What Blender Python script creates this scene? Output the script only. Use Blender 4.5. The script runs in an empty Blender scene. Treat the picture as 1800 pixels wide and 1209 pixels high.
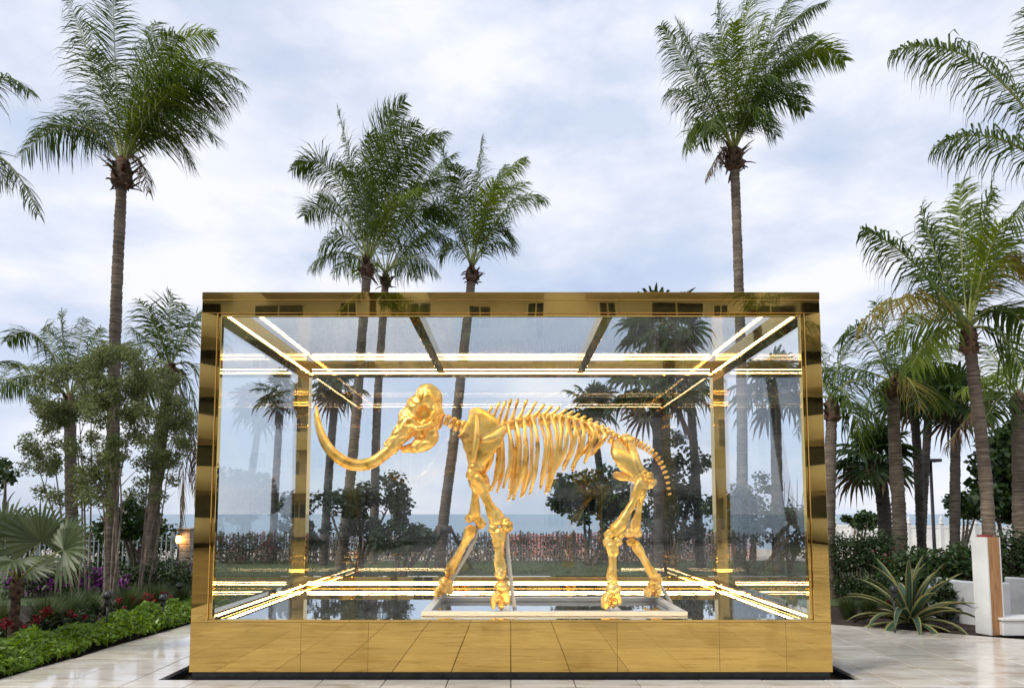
import bpy, bmesh, math, random
import numpy as np
from mathutils import Vector, Matrix, noise as mnoise

random.seed(7)
RNG = np.random.default_rng(7)
scene = bpy.context.scene
COL = scene.collection
R = math.radians

# ------------------------------------------------------------------ camera
F_PX, PITCH, CAM_Z = 1200.0, R(4.46), 1.61
PPX, PPY = 898.0, 809.4
cam_d = bpy.data.cameras.new("camera")
cam_d.sensor_width = 36.0
cam_d.lens = F_PX / 1800.0 * 36.0
cam_d.shift_x = (900.0 - PPX) / 1800.0
cam_d.shift_y = (PPY - 604.5) / 1800.0
cam_d.clip_start = 0.05
cam_d.clip_end = 9000.0
cam = bpy.data.objects.new("camera", cam_d)
cam.location = (0, 0, CAM_Z)
cam.rotation_euler = (math.pi / 2 + PITCH, 0, 0)
COL.objects.link(cam)
scene.camera = cam

# ------------------------------------------------------------------ world, sun, exposure
SUN_ELEV, SUN_AZ = R(50), R(238)          # azimuth measured from +Y towards +X: high, behind the viewer's left shoulder
world = bpy.data.worlds.new("World")
scene.world = world
world.use_nodes = True
wn, wl = world.node_tree.nodes, world.node_tree.links
wn.clear()
w_out = wn.new("ShaderNodeOutputWorld")
w_bg = wn.new("ShaderNodeBackground"); w_bg.inputs["Strength"].default_value = 0.1
w_sky = wn.new("ShaderNodeTexSky"); w_sky.sky_type = 'NISHITA'; w_sky.sun_disc = False
w_sky.sun_elevation = SUN_ELEV; w_sky.sun_rotation = SUN_AZ
w_sky.air_density = 1.0; w_sky.dust_density = 1.2; w_sky.ozone_density = 2.0
w_tc = wn.new("ShaderNodeTexCoord")
w_map = wn.new("ShaderNodeMapping"); w_map.inputs["Scale"].default_value = (1.0, 1.0, 2.1)
w_map.inputs["Location"].default_value = (0.35, 0.2, 0.1)
w_n1 = wn.new("ShaderNodeTexNoise"); w_n1.inputs["Scale"].default_value = 2.3; w_n1.inputs["Detail"].default_value = 7; w_n1.inputs["Roughness"].default_value = 0.52
w_n1.inputs["Distortion"].default_value = 0.35
w_r1 = wn.new("ShaderNodeValToRGB")
w_r1.color_ramp.elements[0].position = 0.37; w_r1.color_ramp.elements[0].color = (0.30, 0.30, 0.30, 1)
w_r1.color_ramp.elements[1].position = 0.58; w_r1.color_ramp.elements[1].color = (1, 1, 1, 1)
w_n2 = wn.new("ShaderNodeTexNoise"); w_n2.inputs["Scale"].default_value = 4.6; w_n2.inputs["Detail"].default_value = 6; w_n2.inputs["Roughness"].default_value = 0.55
w_r2 = wn.new("ShaderNodeValToRGB")                      # brightness of the cloud deck itself
w_r2.color_ramp.elements[0].position = 0.38; w_r2.color_ramp.elements[0].color = (4.0, 4.5, 5.6, 1)
w_r2.color_ramp.elements[1].position = 0.60; w_r2.color_ramp.elements[1].color = (5.75, 5.85, 6.3, 1)
w_blue = wn.new("ShaderNodeMixRGB"); w_blue.blend_type = 'MIX'; w_blue.inputs[0].default_value = 0.62
w_blue.inputs[2].default_value = (3.5, 4.2, 5.7, 1)      # thin veil over the blue
w_mix = wn.new("ShaderNodeMixRGB")
wl.new(w_tc.outputs["Generated"], w_map.inputs["Vector"])
wl.new(w_map.outputs[0], w_n1.inputs["Vector"]); wl.new(w_map.outputs[0], w_n2.inputs["Vector"])
wl.new(w_n1.outputs["Fac"], w_r1.inputs[0]); wl.new(w_n2.outputs["Fac"], w_r2.inputs[0])
wl.new(w_sky.outputs[0], w_blue.inputs[1])
wl.new(w_r1.outputs[0], w_mix.inputs[0]); wl.new(w_blue.outputs[0], w_mix.inputs[1]); wl.new(w_r2.outputs[0], w_mix.inputs[2])
wl.new(w_mix.outputs[0], w_bg.inputs["Color"]); wl.new(w_bg.outputs[0], w_out.inputs[0])

sun_d = bpy.data.lights.new("sun", 'SUN'); sun_d.energy = 1.5; sun_d.angle = R(14); sun_d.color = (1.0, 0.95, 0.87)
sun = bpy.data.objects.new("sun", sun_d); COL.objects.link(sun)
_sd = Vector((math.sin(SUN_AZ) * math.cos(SUN_ELEV), math.cos(SUN_AZ) * math.cos(SUN_ELEV), math.sin(SUN_ELEV)))
sun.rotation_euler = _sd.to_track_quat('Z', 'Y').to_euler()
sun.location = _sd * 60

vs = scene.view_settings
vs.view_transform = 'Standard'; vs.look = 'None'; vs.exposure = 0.74; vs.gamma = 1.0; vs.use_curve_mapping = False
scene.render.engine = 'CYCLES'
cy = scene.cycles
cy.use_denoising = True
cy.max_bounces = 14; cy.glossy_bounces = 10; cy.transmission_bounces = 8; cy.transparent_max_bounces = 48; cy.diffuse_bounces = 3
cy.sample_clamp_indirect = 6.0
cy.blur_glossy = 0.0
cy.caustics_reflective = False; cy.caustics_refractive = False

# ------------------------------------------------------------------ helpers
def W(px, py, Y):
    """The point of the place at distance Y that the photograph shows at pixel (px, py)."""
    u, v = (px - PPX) / F_PX, (PPY - py) / F_PX
    d = Vector((u, math.cos(PITCH) - v * math.sin(PITCH), math.sin(PITCH) + v * math.cos(PITCH)))
    return Vector((0, 0, CAM_Z)) + d * (Y / d.y)

def ground_at(px, Y, z=0.0):
    return Vector(((px - PPX) / F_PX * (Y * math.cos(PITCH) + (z - CAM_Z) * math.sin(PITCH)), Y, z))

ORG = {}
def thing(name, label, cat, loc, group=None):
    o = bpy.data.objects.new(name, None); COL.objects.link(o)
    o.empty_display_size = 0.2
    o.location = loc; o["label"] = label; o["category"] = cat
    if group: o["group"] = group
    ORG[o] = Vector(loc)
    return o

def tag(o, label=None, cat=None, group=None, kind=None):
    if label: o["label"] = label
    if cat: o["category"] = cat
    if group: o["group"] = group
    if kind: o["kind"] = kind
    return o

def link_mesh(name, me, parent=None, origin=None):
    o = bpy.data.objects.new(name, me); COL.objects.link(o)
    if parent is not None:
        o.parent = parent; ORG[o] = ORG[parent]
    else:
        ORG[o] = Vector(origin) if origin is not None else Vector((0, 0, 0))
        o.location = ORG[o]
    return o

class MB:
    """Collects shapes (world coordinates) for ONE mesh object."""
    def __init__(s): s.v = []; s.f = []; s.m = []; s.sm = []
    def face(s, idx, m=0, sm=False): s.f.append(idx); s.m.append(m); s.sm.append(sm)
    def box(s, x0, x1, y0, y1, z0, z1, m=0):
        b = len(s.v)
        s.v += [(x0,y0,z0),(x1,y0,z0),(x1,y1,z0),(x0,y1,z0),(x0,y0,z1),(x1,y0,z1),(x1,y1,z1),(x0,y1,z1)]
        for q in ((0,3,2,1),(4,5,6,7),(0,1,5,4),(1,2,6,5),(2,3,7,6),(3,0,4,7)):
            s.face([b+i for i in q], m)
        return s
    def bbox(s, x0, x1, y0, y1, z0, z1, c=0.004, m=0):
        """box with chamfered edges"""
        bm = bmesh.new(); bmesh.ops.create_cube(bm, size=1.0)
        for v in bm.verts:
            v.co = Vector(((x0+x1)/2 + v.co.x*(x1-x0), (y0+y1)/2 + v.co.y*(y1-y0), (z0+z1)/2 + v.co.z*(z1-z0)))
        c = min(c, 0.45*min(x1-x0, y1-y0, z1-z0))
        bmesh.ops.bevel(bm, geom=list(bm.edges), offset=c, segments=1, affect='EDGES')
        s.bm(bm, m); bm.free(); return s
    def bm(s, bm, m=0, sm=False):
        b = len(s.v); bm.verts.index_update()
        s.v += [tuple(v.co) for v in bm.verts]
        for f in bm.faces: s.face([b+v.index for v in f.verts], m, sm)
    def sweep(s, pts, ra, rb=None, ref=(0,0,1), n=12, m=0, sm=True, caps=True, lump=0.0, seed=0, ridge=0.0):
        pts = [Vector(p) for p in pts]; rb = ra if rb is None else rb
        ref = Vector(ref); rings = []
        for i, p in enumerate(pts):
            t = (pts[min(i+1, len(pts)-1)] - pts[max(i-1, 0)]).normalized()
            a = ref - t*ref.dot(t)
            if a.length < 1e-3: a = Vector((1,0,0)) - t*t.x
            if a.length < 1e-3: a = Vector((0,1,0)) - t*t.y
            a.normalize(); bb = t.cross(a)
            ring = []
            for k in range(n):
                th = 2*math.pi*k/n
                rg = 1 + ridge*(math.cos(3*th+seed+i*0.09) + 0.5*math.cos(5*th-seed))
                q = p + a*math.cos(th)*ra[i]*rg + bb*math.sin(th)*rb[i]*rg
                if lump:
                    d = mnoise.noise(q*9.0 + Vector((seed*3.1, 0, 0)))*lump + mnoise.noise(q*26.0 + Vector((0, seed*1.7, 0)))*lump*0.4
                    q = q + (q-p)*d
                ring.append(len(s.v)); s.v.append(tuple(q))
            rings.append(ring)
        for i in range(len(rings)-1):
            for k in range(n):
                s.face([rings[i][k], rings[i][(k+1)%n], rings[i+1][(k+1)%n], rings[i+1][k]], m, sm)
        if caps:
            s.face(list(reversed(rings[0])), m, sm); s.face(list(rings[-1]), m, sm)
        return s
    def tube(s, a, b, r0, r1=None, n=10, m=0, sm=True):
        return s.sweep([a, b], [r0, r1 if r1 is not None else r0], n=n, m=m, sm=sm)
    def blob(s, c, r, sub=2, m=0, lump=0.0, rot=None):
        bm = bmesh.new(); bmesh.ops.create_icosphere(bm, subdivisions=sub, radius=1.0)
        c = Vector(c); r = Vector(r)
        for v in bm.verts:
            d = 1 + (mnoise.noise(v.co*2.3 + c)*lump if lump else 0)
            q = Vector((v.co.x*r.x, v.co.y*r.y, v.co.z*r.z))*d
            if rot is not None: q = rot @ q
            v.co = c + q
        s.bm(bm, m, True); bm.free(); return s
    def lathe(s, c, prof, n=20, m=0, sm=True):
        c = Vector(c); rings = []
        for r, z in prof:
            ring = []
            for k in range(n):
                th = 2*math.pi*k/n
                ring.append(len(s.v)); s.v.append((c.x+r*math.cos(th), c.y+r*math.sin(th), c.z+z))
            rings.append(ring)
        for i in range(len(rings)-1):
            for k in range(n): s.face([rings[i][k], rings[i][(k+1)%n], rings[i+1][(k+1)%n], rings[i+1][k]], m, sm)
        s.face(list(reversed(rings[0])), m, False); s.face(list(rings[-1]), m, False)
        return s
    def quad(s, a, b, c, d, m=0):
        k = len(s.v); s.v += [tuple(a), tuple(b), tuple(c), tuple(d)]; s.face([k,k+1,k+2,k+3], m); return s
    def build(s, name, mats, parent=None, origin=None):
        if not isinstance(mats, (list, tuple)): mats = [mats]
        me = bpy.data.meshes.new(name)
        off = ORG[parent] if parent is not None else (Vector(origin) if origin is not None else Vector((0,0,0)))
        vv = np.array(s.v, dtype=np.float64) - np.array(off)
        me.from_pydata(vv.tolist(), [], s.f)
        for mt in mats: me.materials.append(mt)
        me.polygons.foreach_set("material_index", s.m); me.polygons.foreach_set("use_smooth", s.sm)
        me.update()
        return link_mesh(name, me, parent, origin)

def mesh_quads(name, verts, mats, parent=None, origin=None, mat_idx=None, smooth=False):
    """verts: (N,4,3) array of separate quads -> one mesh"""
    n = len(verts)
    off = ORG[parent] if parent is not None else (Vector(origin) if origin is not None else Vector((0,0,0)))
    me = bpy.data.meshes.new(name)
    co = (verts.reshape(-1,3) - np.array(off)).astype(np.float32)
    me.vertices.add(n*4); me.vertices.foreach_set("co", co.ravel())
    me.loops.add(n*4); me.loops.foreach_set("vertex_index", np.arange(n*4, dtype=np.int32))
    me.polygons.add(n); me.polygons.foreach_set("loop_start", np.arange(0, n*4, 4, dtype=np.int32))
    if not isinstance(mats, (list, tuple)): mats = [mats]
    for mt in mats: me.materials.append(mt)
    if mat_idx is not None: me.polygons.foreach_set("material_index", np.asarray(mat_idx, dtype=np.int32))
    me.update(calc_edges=True)
    return link_mesh(name, me, parent, origin)

def catmull(pts, n):
    pts = [Vector(p) for p in pts]; P = [pts[0]*2-pts[1]] + pts + [pts[-1]*2-pts[-2]]
    out = []; segs = len(pts)-1
    for i in range(n):
        u = i/(n-1)*segs; k = min(int(u), segs-1); t = u-k
        a, b, c, d = P[k], P[k+1], P[k+2], P[k+3]
        out.append(0.5*((2*b) + (c-a)*t + (2*a-5*b+4*c-d)*t*t + (3*b-a-3*c+d)*t*t*t))
    return out
def lerp_list(vals, n):
    return list(np.interp(np.linspace(0, 1, n), np.linspace(0, 1, len(vals)), vals))

# ------------------------------------------------------------------ materials
def new_mat(name):
    m = bpy.data.materials.new(name); m.use_nodes = True
    nt = m.node_tree; bs = nt.nodes["Principled BSDF"]
    return m, nt, nt.nodes, nt.links, bs
def coords(nt, scale=(1,1,1), kind="Object"):
    tc = nt.nodes.new("ShaderNodeTexCoord"); mp = nt.nodes.new("ShaderNodeMapping")
    mp.inputs["Scale"].default_value = scale
    nt.links.new(tc.outputs[kind], mp.inputs["Vector"]); return mp.outputs[0]
def world_coords(nt, scale=(1,1,1)):
    g = nt.nodes.new("ShaderNodeNewGeometry"); mp = nt.nodes.new("ShaderNodeMapping")
    mp.inputs["Scale"].default_value = scale
    nt.links.new(g.outputs["Position"], mp.inputs["Vector"]); return mp.outputs[0]
def noise_ramp(nt, vec, scale, stops, detail=5, rough=0.55, dist=0.0):
    n = nt.nodes.new("ShaderNodeTexNoise"); n.inputs["Scale"].default_value = scale
    n.inputs["Detail"].default_value = detail; n.inputs["Roughness"].default_value = rough; n.inputs["Distortion"].default_value = dist
    r = nt.nodes.new("ShaderNodeValToRGB"); cr = r.color_ramp
    while len(cr.elements) < len(stops): cr.elements.new(0.5)
    for e, (p, c) in zip(cr.elements, stops):
        e.position = p; e.color = (*c, 1) if len(c) == 3 else c
    if vec is not None: nt.links.new(vec, n.inputs["Vector"])
    nt.links.new(n.outputs["Fac"], r.inputs[0]); return r.outputs[0], n.outputs["Fac"]
def bump(nt, h, bs, strength=0.3, dist=0.01):
    b = nt.nodes.new("ShaderNodeBump"); b.inputs["Strength"].default_value = strength; b.inputs["Distance"].default_value = dist
    nt.links.new(h, b.inputs["Height"]); nt.links.new(b.outputs[0], bs.inputs["Normal"]); return b
def simple(name, c1, c2, scale=6, rough=0.6, bstr=0.2, bdist=0.01, metallic=0.0, mapscale=(1,1,1), lo=0.35, hi=0.65, use_world=True):
    m, nt, nd, lk, bs = new_mat(name)
    v = world_coords(nt, mapscale) if use_world else coords(nt, mapscale)
    c, fac = noise_ramp(nt, v, scale, [(lo, c1), (hi, c2)])
    lk.new(c, bs.inputs["Base Color"]); bs.inputs["Roughness"].default_value = rough; bs.inputs["Metallic"].default_value = metallic
    if bstr: bump(nt, fac, bs, bstr, bdist)
    return m

def leaf_mat(name, c1, c2, rough=0.45, trans=0.35, scale=3.0, spec=0.4, tcol=None):
    """leaf: varied per leaf island; lets some light through"""
    m, nt, nd, lk, bs = new_mat(name)
    g = nd.new("ShaderNodeNewGeometry")
    rmp = nd.new("ShaderNodeValToRGB"); rmp.color_ramp.elements[0].color = (*c1,1); rmp.color_ramp.elements[1].color = (*c2,1)
    nz = nd.new("ShaderNodeTexNoise"); nz.inputs["Scale"].default_value = scale
    mp = world_coords(nt); lk.new(mp, nz.inputs["Vector"])
    ad = nd.new("ShaderNodeMath"); ad.operation = 'MULTIPLY_ADD'; ad.inputs[1].default_value = 0.6
    lk.new(g.outputs["Random Per Island"], ad.inputs[0])
    ml = nd.new("ShaderNodeMath"); ml.operation = 'MULTIPLY'; ml.inputs[1].default_value = 0.45
    lk.new(nz.outputs["Fac"], ml.inputs[0]); lk.new(ml.outputs[0], ad.inputs[2])
    lk.new(ad.outputs[0], rmp.inputs[0]); lk.new(rmp.outputs[0], bs.inputs["Base Color"])
    bs.inputs["Roughness"].default_value = rough; bs.inputs["Specular IOR Level"].default_value = spec
    tr = nd.new("ShaderNodeBsdfTranslucent")
    hs = nd.new("ShaderNodeHueSaturation"); hs.inputs["Value"].default_value = 1.5; hs.inputs["Saturation"].default_value = 1.15; hs.inputs["Hue"].default_value = 0.485
    lk.new(rmp.outputs[0], hs.inputs["Color"]); lk.new(hs.outputs[0], tr.inputs["Color"])
    mx = nd.new("ShaderNodeMixShader"); mx.inputs[0].default_value = trans
    lk.new(bs.outputs[0], mx.inputs[1]); lk.new(tr.outputs[0], mx.inputs[2]); lk.new(mx.outputs[0], nd["Material Output"].inputs[0])
    return m

M = {}
def mat_gold_mirror():
    m, nt, nd, lk, bs = new_mat("polished_gold_steel")
    v = world_coords(nt)
    bs.inputs["Base Color"].default_value = (0.78, 0.53, 0.165, 1); bs.inputs["Metallic"].default_value = 1.0
    r, fac = noise_ramp(nt, v, 1.6, [(0.35, (0.008,)*3), (0.6, (0.025,)*3), (0.8, (0.09,)*3)])
    lk.new(r, bs.inputs["Roughness"])
    n = nd.new("ShaderNodeTexNoise"); n.inputs["Scale"].default_value = 1.7; n.inputs["Detail"].default_value = 1.0; lk.new(v, n.inputs["Vector"])
    bump(nt, n.outputs["Fac"], bs, 0.05, 0.02)
    return m
M['gold'] = mat_gold_mirror()
def mat_leaf_gold():
    m, nt, nd, lk, bs = new_mat("gilded_bone")
    v = world_coords(nt)
    c, fac = noise_ramp(nt, v, 7.0, [(0.30, (0.38,0.19,0.025)), (0.43, (0.90,0.56,0.12)), (0.70, (1.0,0.75,0.27))], detail=6)
    lk.new(c, bs.inputs["Base Color"]); bs.inputs["Metallic"].default_value = 0.90
    r, _ = noise_ramp(nt, v, 11.0, [(0.3, (0.28,)*3), (0.7, (0.50,)*3)]); lk.new(r, bs.inputs["Roughness"])
    n2 = nd.new("ShaderNodeTexNoise"); n2.inputs["Scale"].default_value = 38; n2.inputs["Detail"].default_value = 4; lk.new(v, n2.inputs["Vector"])
    bump(nt, n2.outputs["Fac"], bs, 0.22, 0.008)
    return m
M['bone'] = mat_leaf_gold()
def mat_glass():
    m, nt, nd, lk, bs = new_mat("case_glass")
    nd.remove(bs)
    tr = nd.new("ShaderNodeBsdfTransparent"); tr.inputs[0].default_value = (0.982, 0.990, 0.990, 1)
    gl = nd.new("ShaderNodeBsdfGlossy"); gl.inputs["Roughness"].default_value = 0.004; gl.inputs[0].default_value = (1,1,1,1)
    fr = nd.new("ShaderNodeFresnel")
    gm = nd.new("ShaderNodeNewGeometry"); ior = nd.new("ShaderNodeMapRange")      # the node flips the index on back faces; keep both faces alike
    ior.inputs[3].default_value = 1.48; ior.inputs[4].default_value = 1/1.48
    lk.new(gm.outputs["Backfacing"], ior.inputs[0]); lk.new(ior.outputs[0], fr.inputs[0])
    v = world_coords(nt); n = nd.new("ShaderNodeTexNoise"); n.inputs["Scale"].default_value = 1.1; n.inputs["Detail"].default_value = 1; lk.new(v, n.inputs["Vector"])
    b = nd.new("ShaderNodeBump"); b.inputs["Strength"].default_value = 0.06; b.inputs["Distance"].default_value = 0.02
    lk.new(n.outputs["Fac"], b.inputs["Height"]); lk.new(b.outputs[0], gl.inputs["Normal"])
    mx = nd.new("ShaderNodeMixShader"); lk.new(fr.outputs[0], mx.inputs[0]); lk.new(tr.outputs[0], mx.inputs[1]); lk.new(gl.outputs[0], mx.inputs[2])
    lk.new(mx.outputs[0], nd["Material Output"].inputs[0]); return m
M['glass'] = mat_glass()
def mat_mirror_floor():
    m, nt, nd, lk, bs = new_mat("mirror_floor")
    bs.inputs["Base Color"].default_value = (0.80,0.82,0.84,1); bs.inputs["Metallic"].default_value = 1; bs.inputs["Roughness"].default_value = 0.015
    v = world_coords(nt, (1,1,1)); n = nd.new("ShaderNodeTexNoise"); n.inputs["Scale"].default_value = 5; n.inputs["Detail"].default_value = 2; lk.new(v, n.inputs["Vector"])
    bump(nt, n.outputs["Fac"], bs, 0.10, 0.008); return m
M['mirror'] = mat_mirror_floor()
def emis(name, col, s):
    m, nt, nd, lk, bs = new_mat(name); bs.inputs["Base Color"].default_value = (0.8,0.8,0.8,1)
    bs.inputs["Emission Color"].default_value = (*col,1); bs.inputs["Emission Strength"].default_value = s; return m
M['led'] = emis("warm_led", (1.0, 0.70, 0.33), 18.0)
M['lamp_glow'] = emis("amber_lamp", (1.0, 0.42, 0.10), 14.0)
def mat_travertine(name, joints=False):
    m, nt, nd, lk, bs = new_mat(name)
    v = world_coords(nt, (1.2, 4.0, 1.0))
    c, f1 = noise_ramp(nt, v, 1.7, [(0.25, (0.48,0.38,0.27)), (0.46, (0.75,0.67,0.56)), (0.72, (0.85,0.80,0.72))], detail=8, rough=0.6, dist=0.5)
    oi = nd.new("ShaderNodeObjectInfo"); hs = nd.new("ShaderNodeHueSaturation"); mr = nd.new("ShaderNodeMapRange")
    mr.inputs[3].default_value = 0.86; mr.inputs[4].default_value = 1.08
    lk.new(oi.outputs["Random"], mr.inputs[0]); lk.new(mr.outputs[0], hs.inputs["Value"]); lk.new(c, hs.inputs["Color"])
    last = hs.outputs[0]
    if joints:
        br = nd.new("ShaderNodeTexBrick"); br.offset = 0.0
        br.inputs["Scale"].default_value = 1.0; br.inputs["Brick Width"].default_value = 0.61; br.inputs["Row Height"].default_value = 1.22
        br.inputs["Mortar Size"].default_value = 0.011; br.inputs["Color1"].default_value = (1,1,1,1); br.inputs["Color2"].default_value = (0.9,0.9,0.9,1); br.inputs["Mortar"].default_value = (0.2,0.17,0.14,1)
        lk.new(world_coords(nt), br.inputs["Vector"])
        mm = nd.new("ShaderNodeMixRGB"); mm.blend_type = 'MULTIPLY'; mm.inputs[0].default_value = 1.0
        lk.new(last, mm.inputs[1]); lk.new(br.outputs["Color"], mm.inputs[2]); last = mm.outputs[0]
    lk.new(last, bs.inputs["Base Color"])
    r, f2 = noise_ramp(nt, world_coords(nt, (0.8,1.6,1)), 1.3, [(0.35, (0.07,)*3), (0.65, (0.30,)*3)], detail=4); lk.new(r, bs.inputs["Roughness"])
    bs.inputs["Coat Weight"].default_value = 0.35; bs.inputs["Coat Roughness"].default_value = 0.06
    bump(nt, f1, bs, 0.08, 0.004)
    return m
M['tile'] = mat_travertine("wet_travertine")
M['tile_sheet'] = mat_travertine("wet_travertine_far", True)
M['joint'] = simple("joint_mortar", (0.06,0.05,0.04), (0.11,0.09,0.07), 20, 0.8)
M['dark_pit'] = simple("black_granite", (0.010,0.011,0.012), (0.03,0.03,0.032), 14, 0.12, 0.05)
M['soil'] = simple("dark_mulch", (0.020,0.012,0.008), (0.075,0.046,0.030), 26, 0.95, 0.9, 0.04)
M['sand'] = simple("beach_sand", (0.42,0.36,0.28), (0.55,0.49,0.40), 2.5, 0.9, 0.3, 0.03)
M['lawn'] = simple("lawn_grass", (0.035,0.062,0.018), (0.095,0.125,0.040), 9, 0.9, 0.8, 0.04)
M['earth'] = simple("bare_earth", (0.10,0.08,0.055), (0.17,0.14,0.10), 1.3, 0.95, 0.4, 0.03)
def mat_sea():
    m, nt, nd, lk, bs = new_mat("sea_water")
    v = world_coords(nt, (0.12, 0.5, 1))
    c, f = noise_ramp(nt, v, 0.35, [(0.35,(0.11,0.19,0.26)), (0.65,(0.18,0.28,0.34))]); lk.new(c, bs.inputs["Base Color"])
    bs.inputs["Roughness"].default_value = 0.28
    n = nd.new("ShaderNodeTexNoise"); n.inputs["Scale"].default_value = 1.6; n.inputs["Detail"].default_value = 5; lk.new(v, n.inputs["Vector"])
    bump(nt, n.outputs["Fac"], bs, 0.9, 0.5); return m
M['sea'] = mat_sea()
M['white'] = simple("white_paint", (0.72,0.72,0.70), (0.82,0.82,0.81), 3, 0.45, 0.04)
M['cream'] = simple("cream_enamel", (0.80,0.74,0.64), (0.86,0.81,0.73), 3, 0.35, 0.03)
M['stucco'] = simple("white_stucco", (0.42,0.43,0.44), (0.64,0.65,0.66), 2.2, 0.8, 0.35, 0.01)
M['black_metal'] = simple("black_metal", (0.012,0.012,0.013), (0.03,0.03,0.03), 8, 0.4, 0.05)
M['grey_metal'] = simple("grey_fence_paint", (0.30,0.33,0.34), (0.45,0.48,0.48), 5, 0.5, 0.05)
M['picket'] = simple("weathered_picket", (0.16,0.12,0.10), (0.36,0.30,0.26), 12, 0.9, 0.3, 0.006, mapscale=(4,4,0.6))
M['net'] = simple("orange_net", (0.70,0.12,0.03), (0.80,0.18,0.05), 5, 0.7, 0.0)
M['stone_pillar'] = simple("coral_stone", (0.38,0.32,0.25), (0.58,0.52,0.44), 9, 0.9, 0.5, 0.02)
def mat_wood():
    m, nt, nd, lk, bs = new_mat("bare_cedar_board")
    c, f = noise_ramp(nt, world_coords(nt, (9, 9, 0.9)), 3.0, [(0.3,(0.30,0.14,0.055)), (0.55,(0.46,0.24,0.10)), (0.75,(0.54,0.31,0.15))], detail=8, dist=1.2)
    lk.new(c, bs.inputs["Base Color"]); bs.inputs["Roughness"].default_value = 0.6; bump(nt, f, bs, 0.2, 0.004); return m
M['wood'] = mat_wood()
M['brace'] = simple("brace_timber", (0.07,0.055,0.045), (0.15,0.12,0.10), 10, 0.85, 0.3, mapscale=(3,3,1))
def mat_trunk(name, c1, c2, c3, ring=26.0):
    m, nt, nd, lk, bs = new_mat(name)
    c, f = noise_ramp(nt, world_coords(nt, (3.0, 3.0, ring)), 1.0, [(0.3, c1), (0.52, c2), (0.74, c3)], detail=6, rough=0.6, dist=0.4)
    c2_, f2 = noise_ramp(nt, world_coords(nt, (1,1,0.5)), 3.0, [(0.35,(0.7,0.7,0.7)), (0.65,(1.1,1.1,1.1))])
    mm = nd.new("ShaderNodeMixRGB"); mm.blend_type = 'MULTIPLY'; mm.inputs[0].default_value = 1
    lk.new(c, mm.inputs[1]); lk.new(c2_, mm.inputs[2]); lk.new(mm.outputs[0], bs.inputs["Base Color"])
    bs.inputs["Roughness"].default_value = 0.9; bump(nt, f, bs, 0.7, 0.02); return m
M['trunk'] = mat_trunk("coconut_trunk", (0.055,0.040,0.029), (0.18,0.138,0.100), (0.36,0.295,0.225), 34)
M['trunk_dark'] = mat_trunk("sabal_trunk", (0.035,0.028,0.024), (0.10,0.08,0.065), (0.18,0.15,0.125), 14)
M['bark'] = simple("shrub_bark", (0.10,0.075,0.055), (0.30,0.24,0.18), 10, 0.9, 0.5, 0.01, mapscale=(2,2,0.7))
M['fibre'] = simple("palm_fibre", (0.035,0.020,0.012), (0.17,0.10,0.06), 16, 0.95, 0.8, 0.02)
M['rachis'] = simple("frond_rib", (0.16,0.20,0.05), (0.34,0.36,0.10), 3, 0.5, 0.0)
M['frond'] = leaf_mat("coconut_leaf", (0.020,0.050,0.008), (0.100,0.150,0.024), 0.5, 0.30, spec=0.2)
M['frond_lit'] = leaf_mat("coconut_leaf_lit", (0.050,0.095,0.010), (0.19,0.25,0.030), 0.5, 0.40, spec=0.2)  # paler copy of the frond green, with light on the leaf put into the colour
M['frond_yellow'] = leaf_mat("coconut_leaf_yellow", (0.10,0.11,0.020), (0.34,0.27,0.05), 0.5, 0.45)
M['frond_dead'] = leaf_mat("coconut_leaf_dead", (0.06,0.035,0.020), (0.20,0.13,0.08), 0.8, 0.2)
M['fan'] = leaf_mat("fan_leaf", (0.014,0.034,0.010), (0.055,0.090,0.024), 0.5, 0.25, spec=0.2)
M['fan_pale'] = leaf_mat("silver_fan_leaf", (0.055,0.088,0.036), (0.17,0.205,0.095), 0.45, 0.3)
M['button'] = leaf_mat("buttonwood_leaf", (0.055,0.078,0.028), (0.28,0.32,0.135), 0.5, 0.35)
M['seagrape'] = leaf_mat("seagrape_leaf", (0.014,0.036,0.010), (0.060,0.105,0.026), 0.35, 0.25)
M['shrub'] = leaf_mat("shrub_leaf", (0.014,0.030,0.010), (0.055,0.090,0.026), 0.4, 0.25)
M['bedleaf'] = leaf_mat("bed_leaf", (0.040,0.10,0.008), (0.27,0.41,0.050), 0.35, 0.35)
M['redflower'] = leaf_mat("red_petal", (0.12,0.004,0.008), (0.32,0.012,0.018), 0.5, 0.3)
M['purple'] = leaf_mat("purple_bract", (0.20,0.025,0.22), (0.46,0.10,0.46), 0.5, 0.35)
M['redleaf'] = leaf_mat("red_hedge_leaf", (0.07,0.010,0.012), (0.20,0.040,0.040), 0.5, 0.3)
M['grass'] = leaf_mat("grass_blade", (0.030,0.055,0.018), (0.11,0.145,0.050), 0.5, 0.3)
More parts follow.
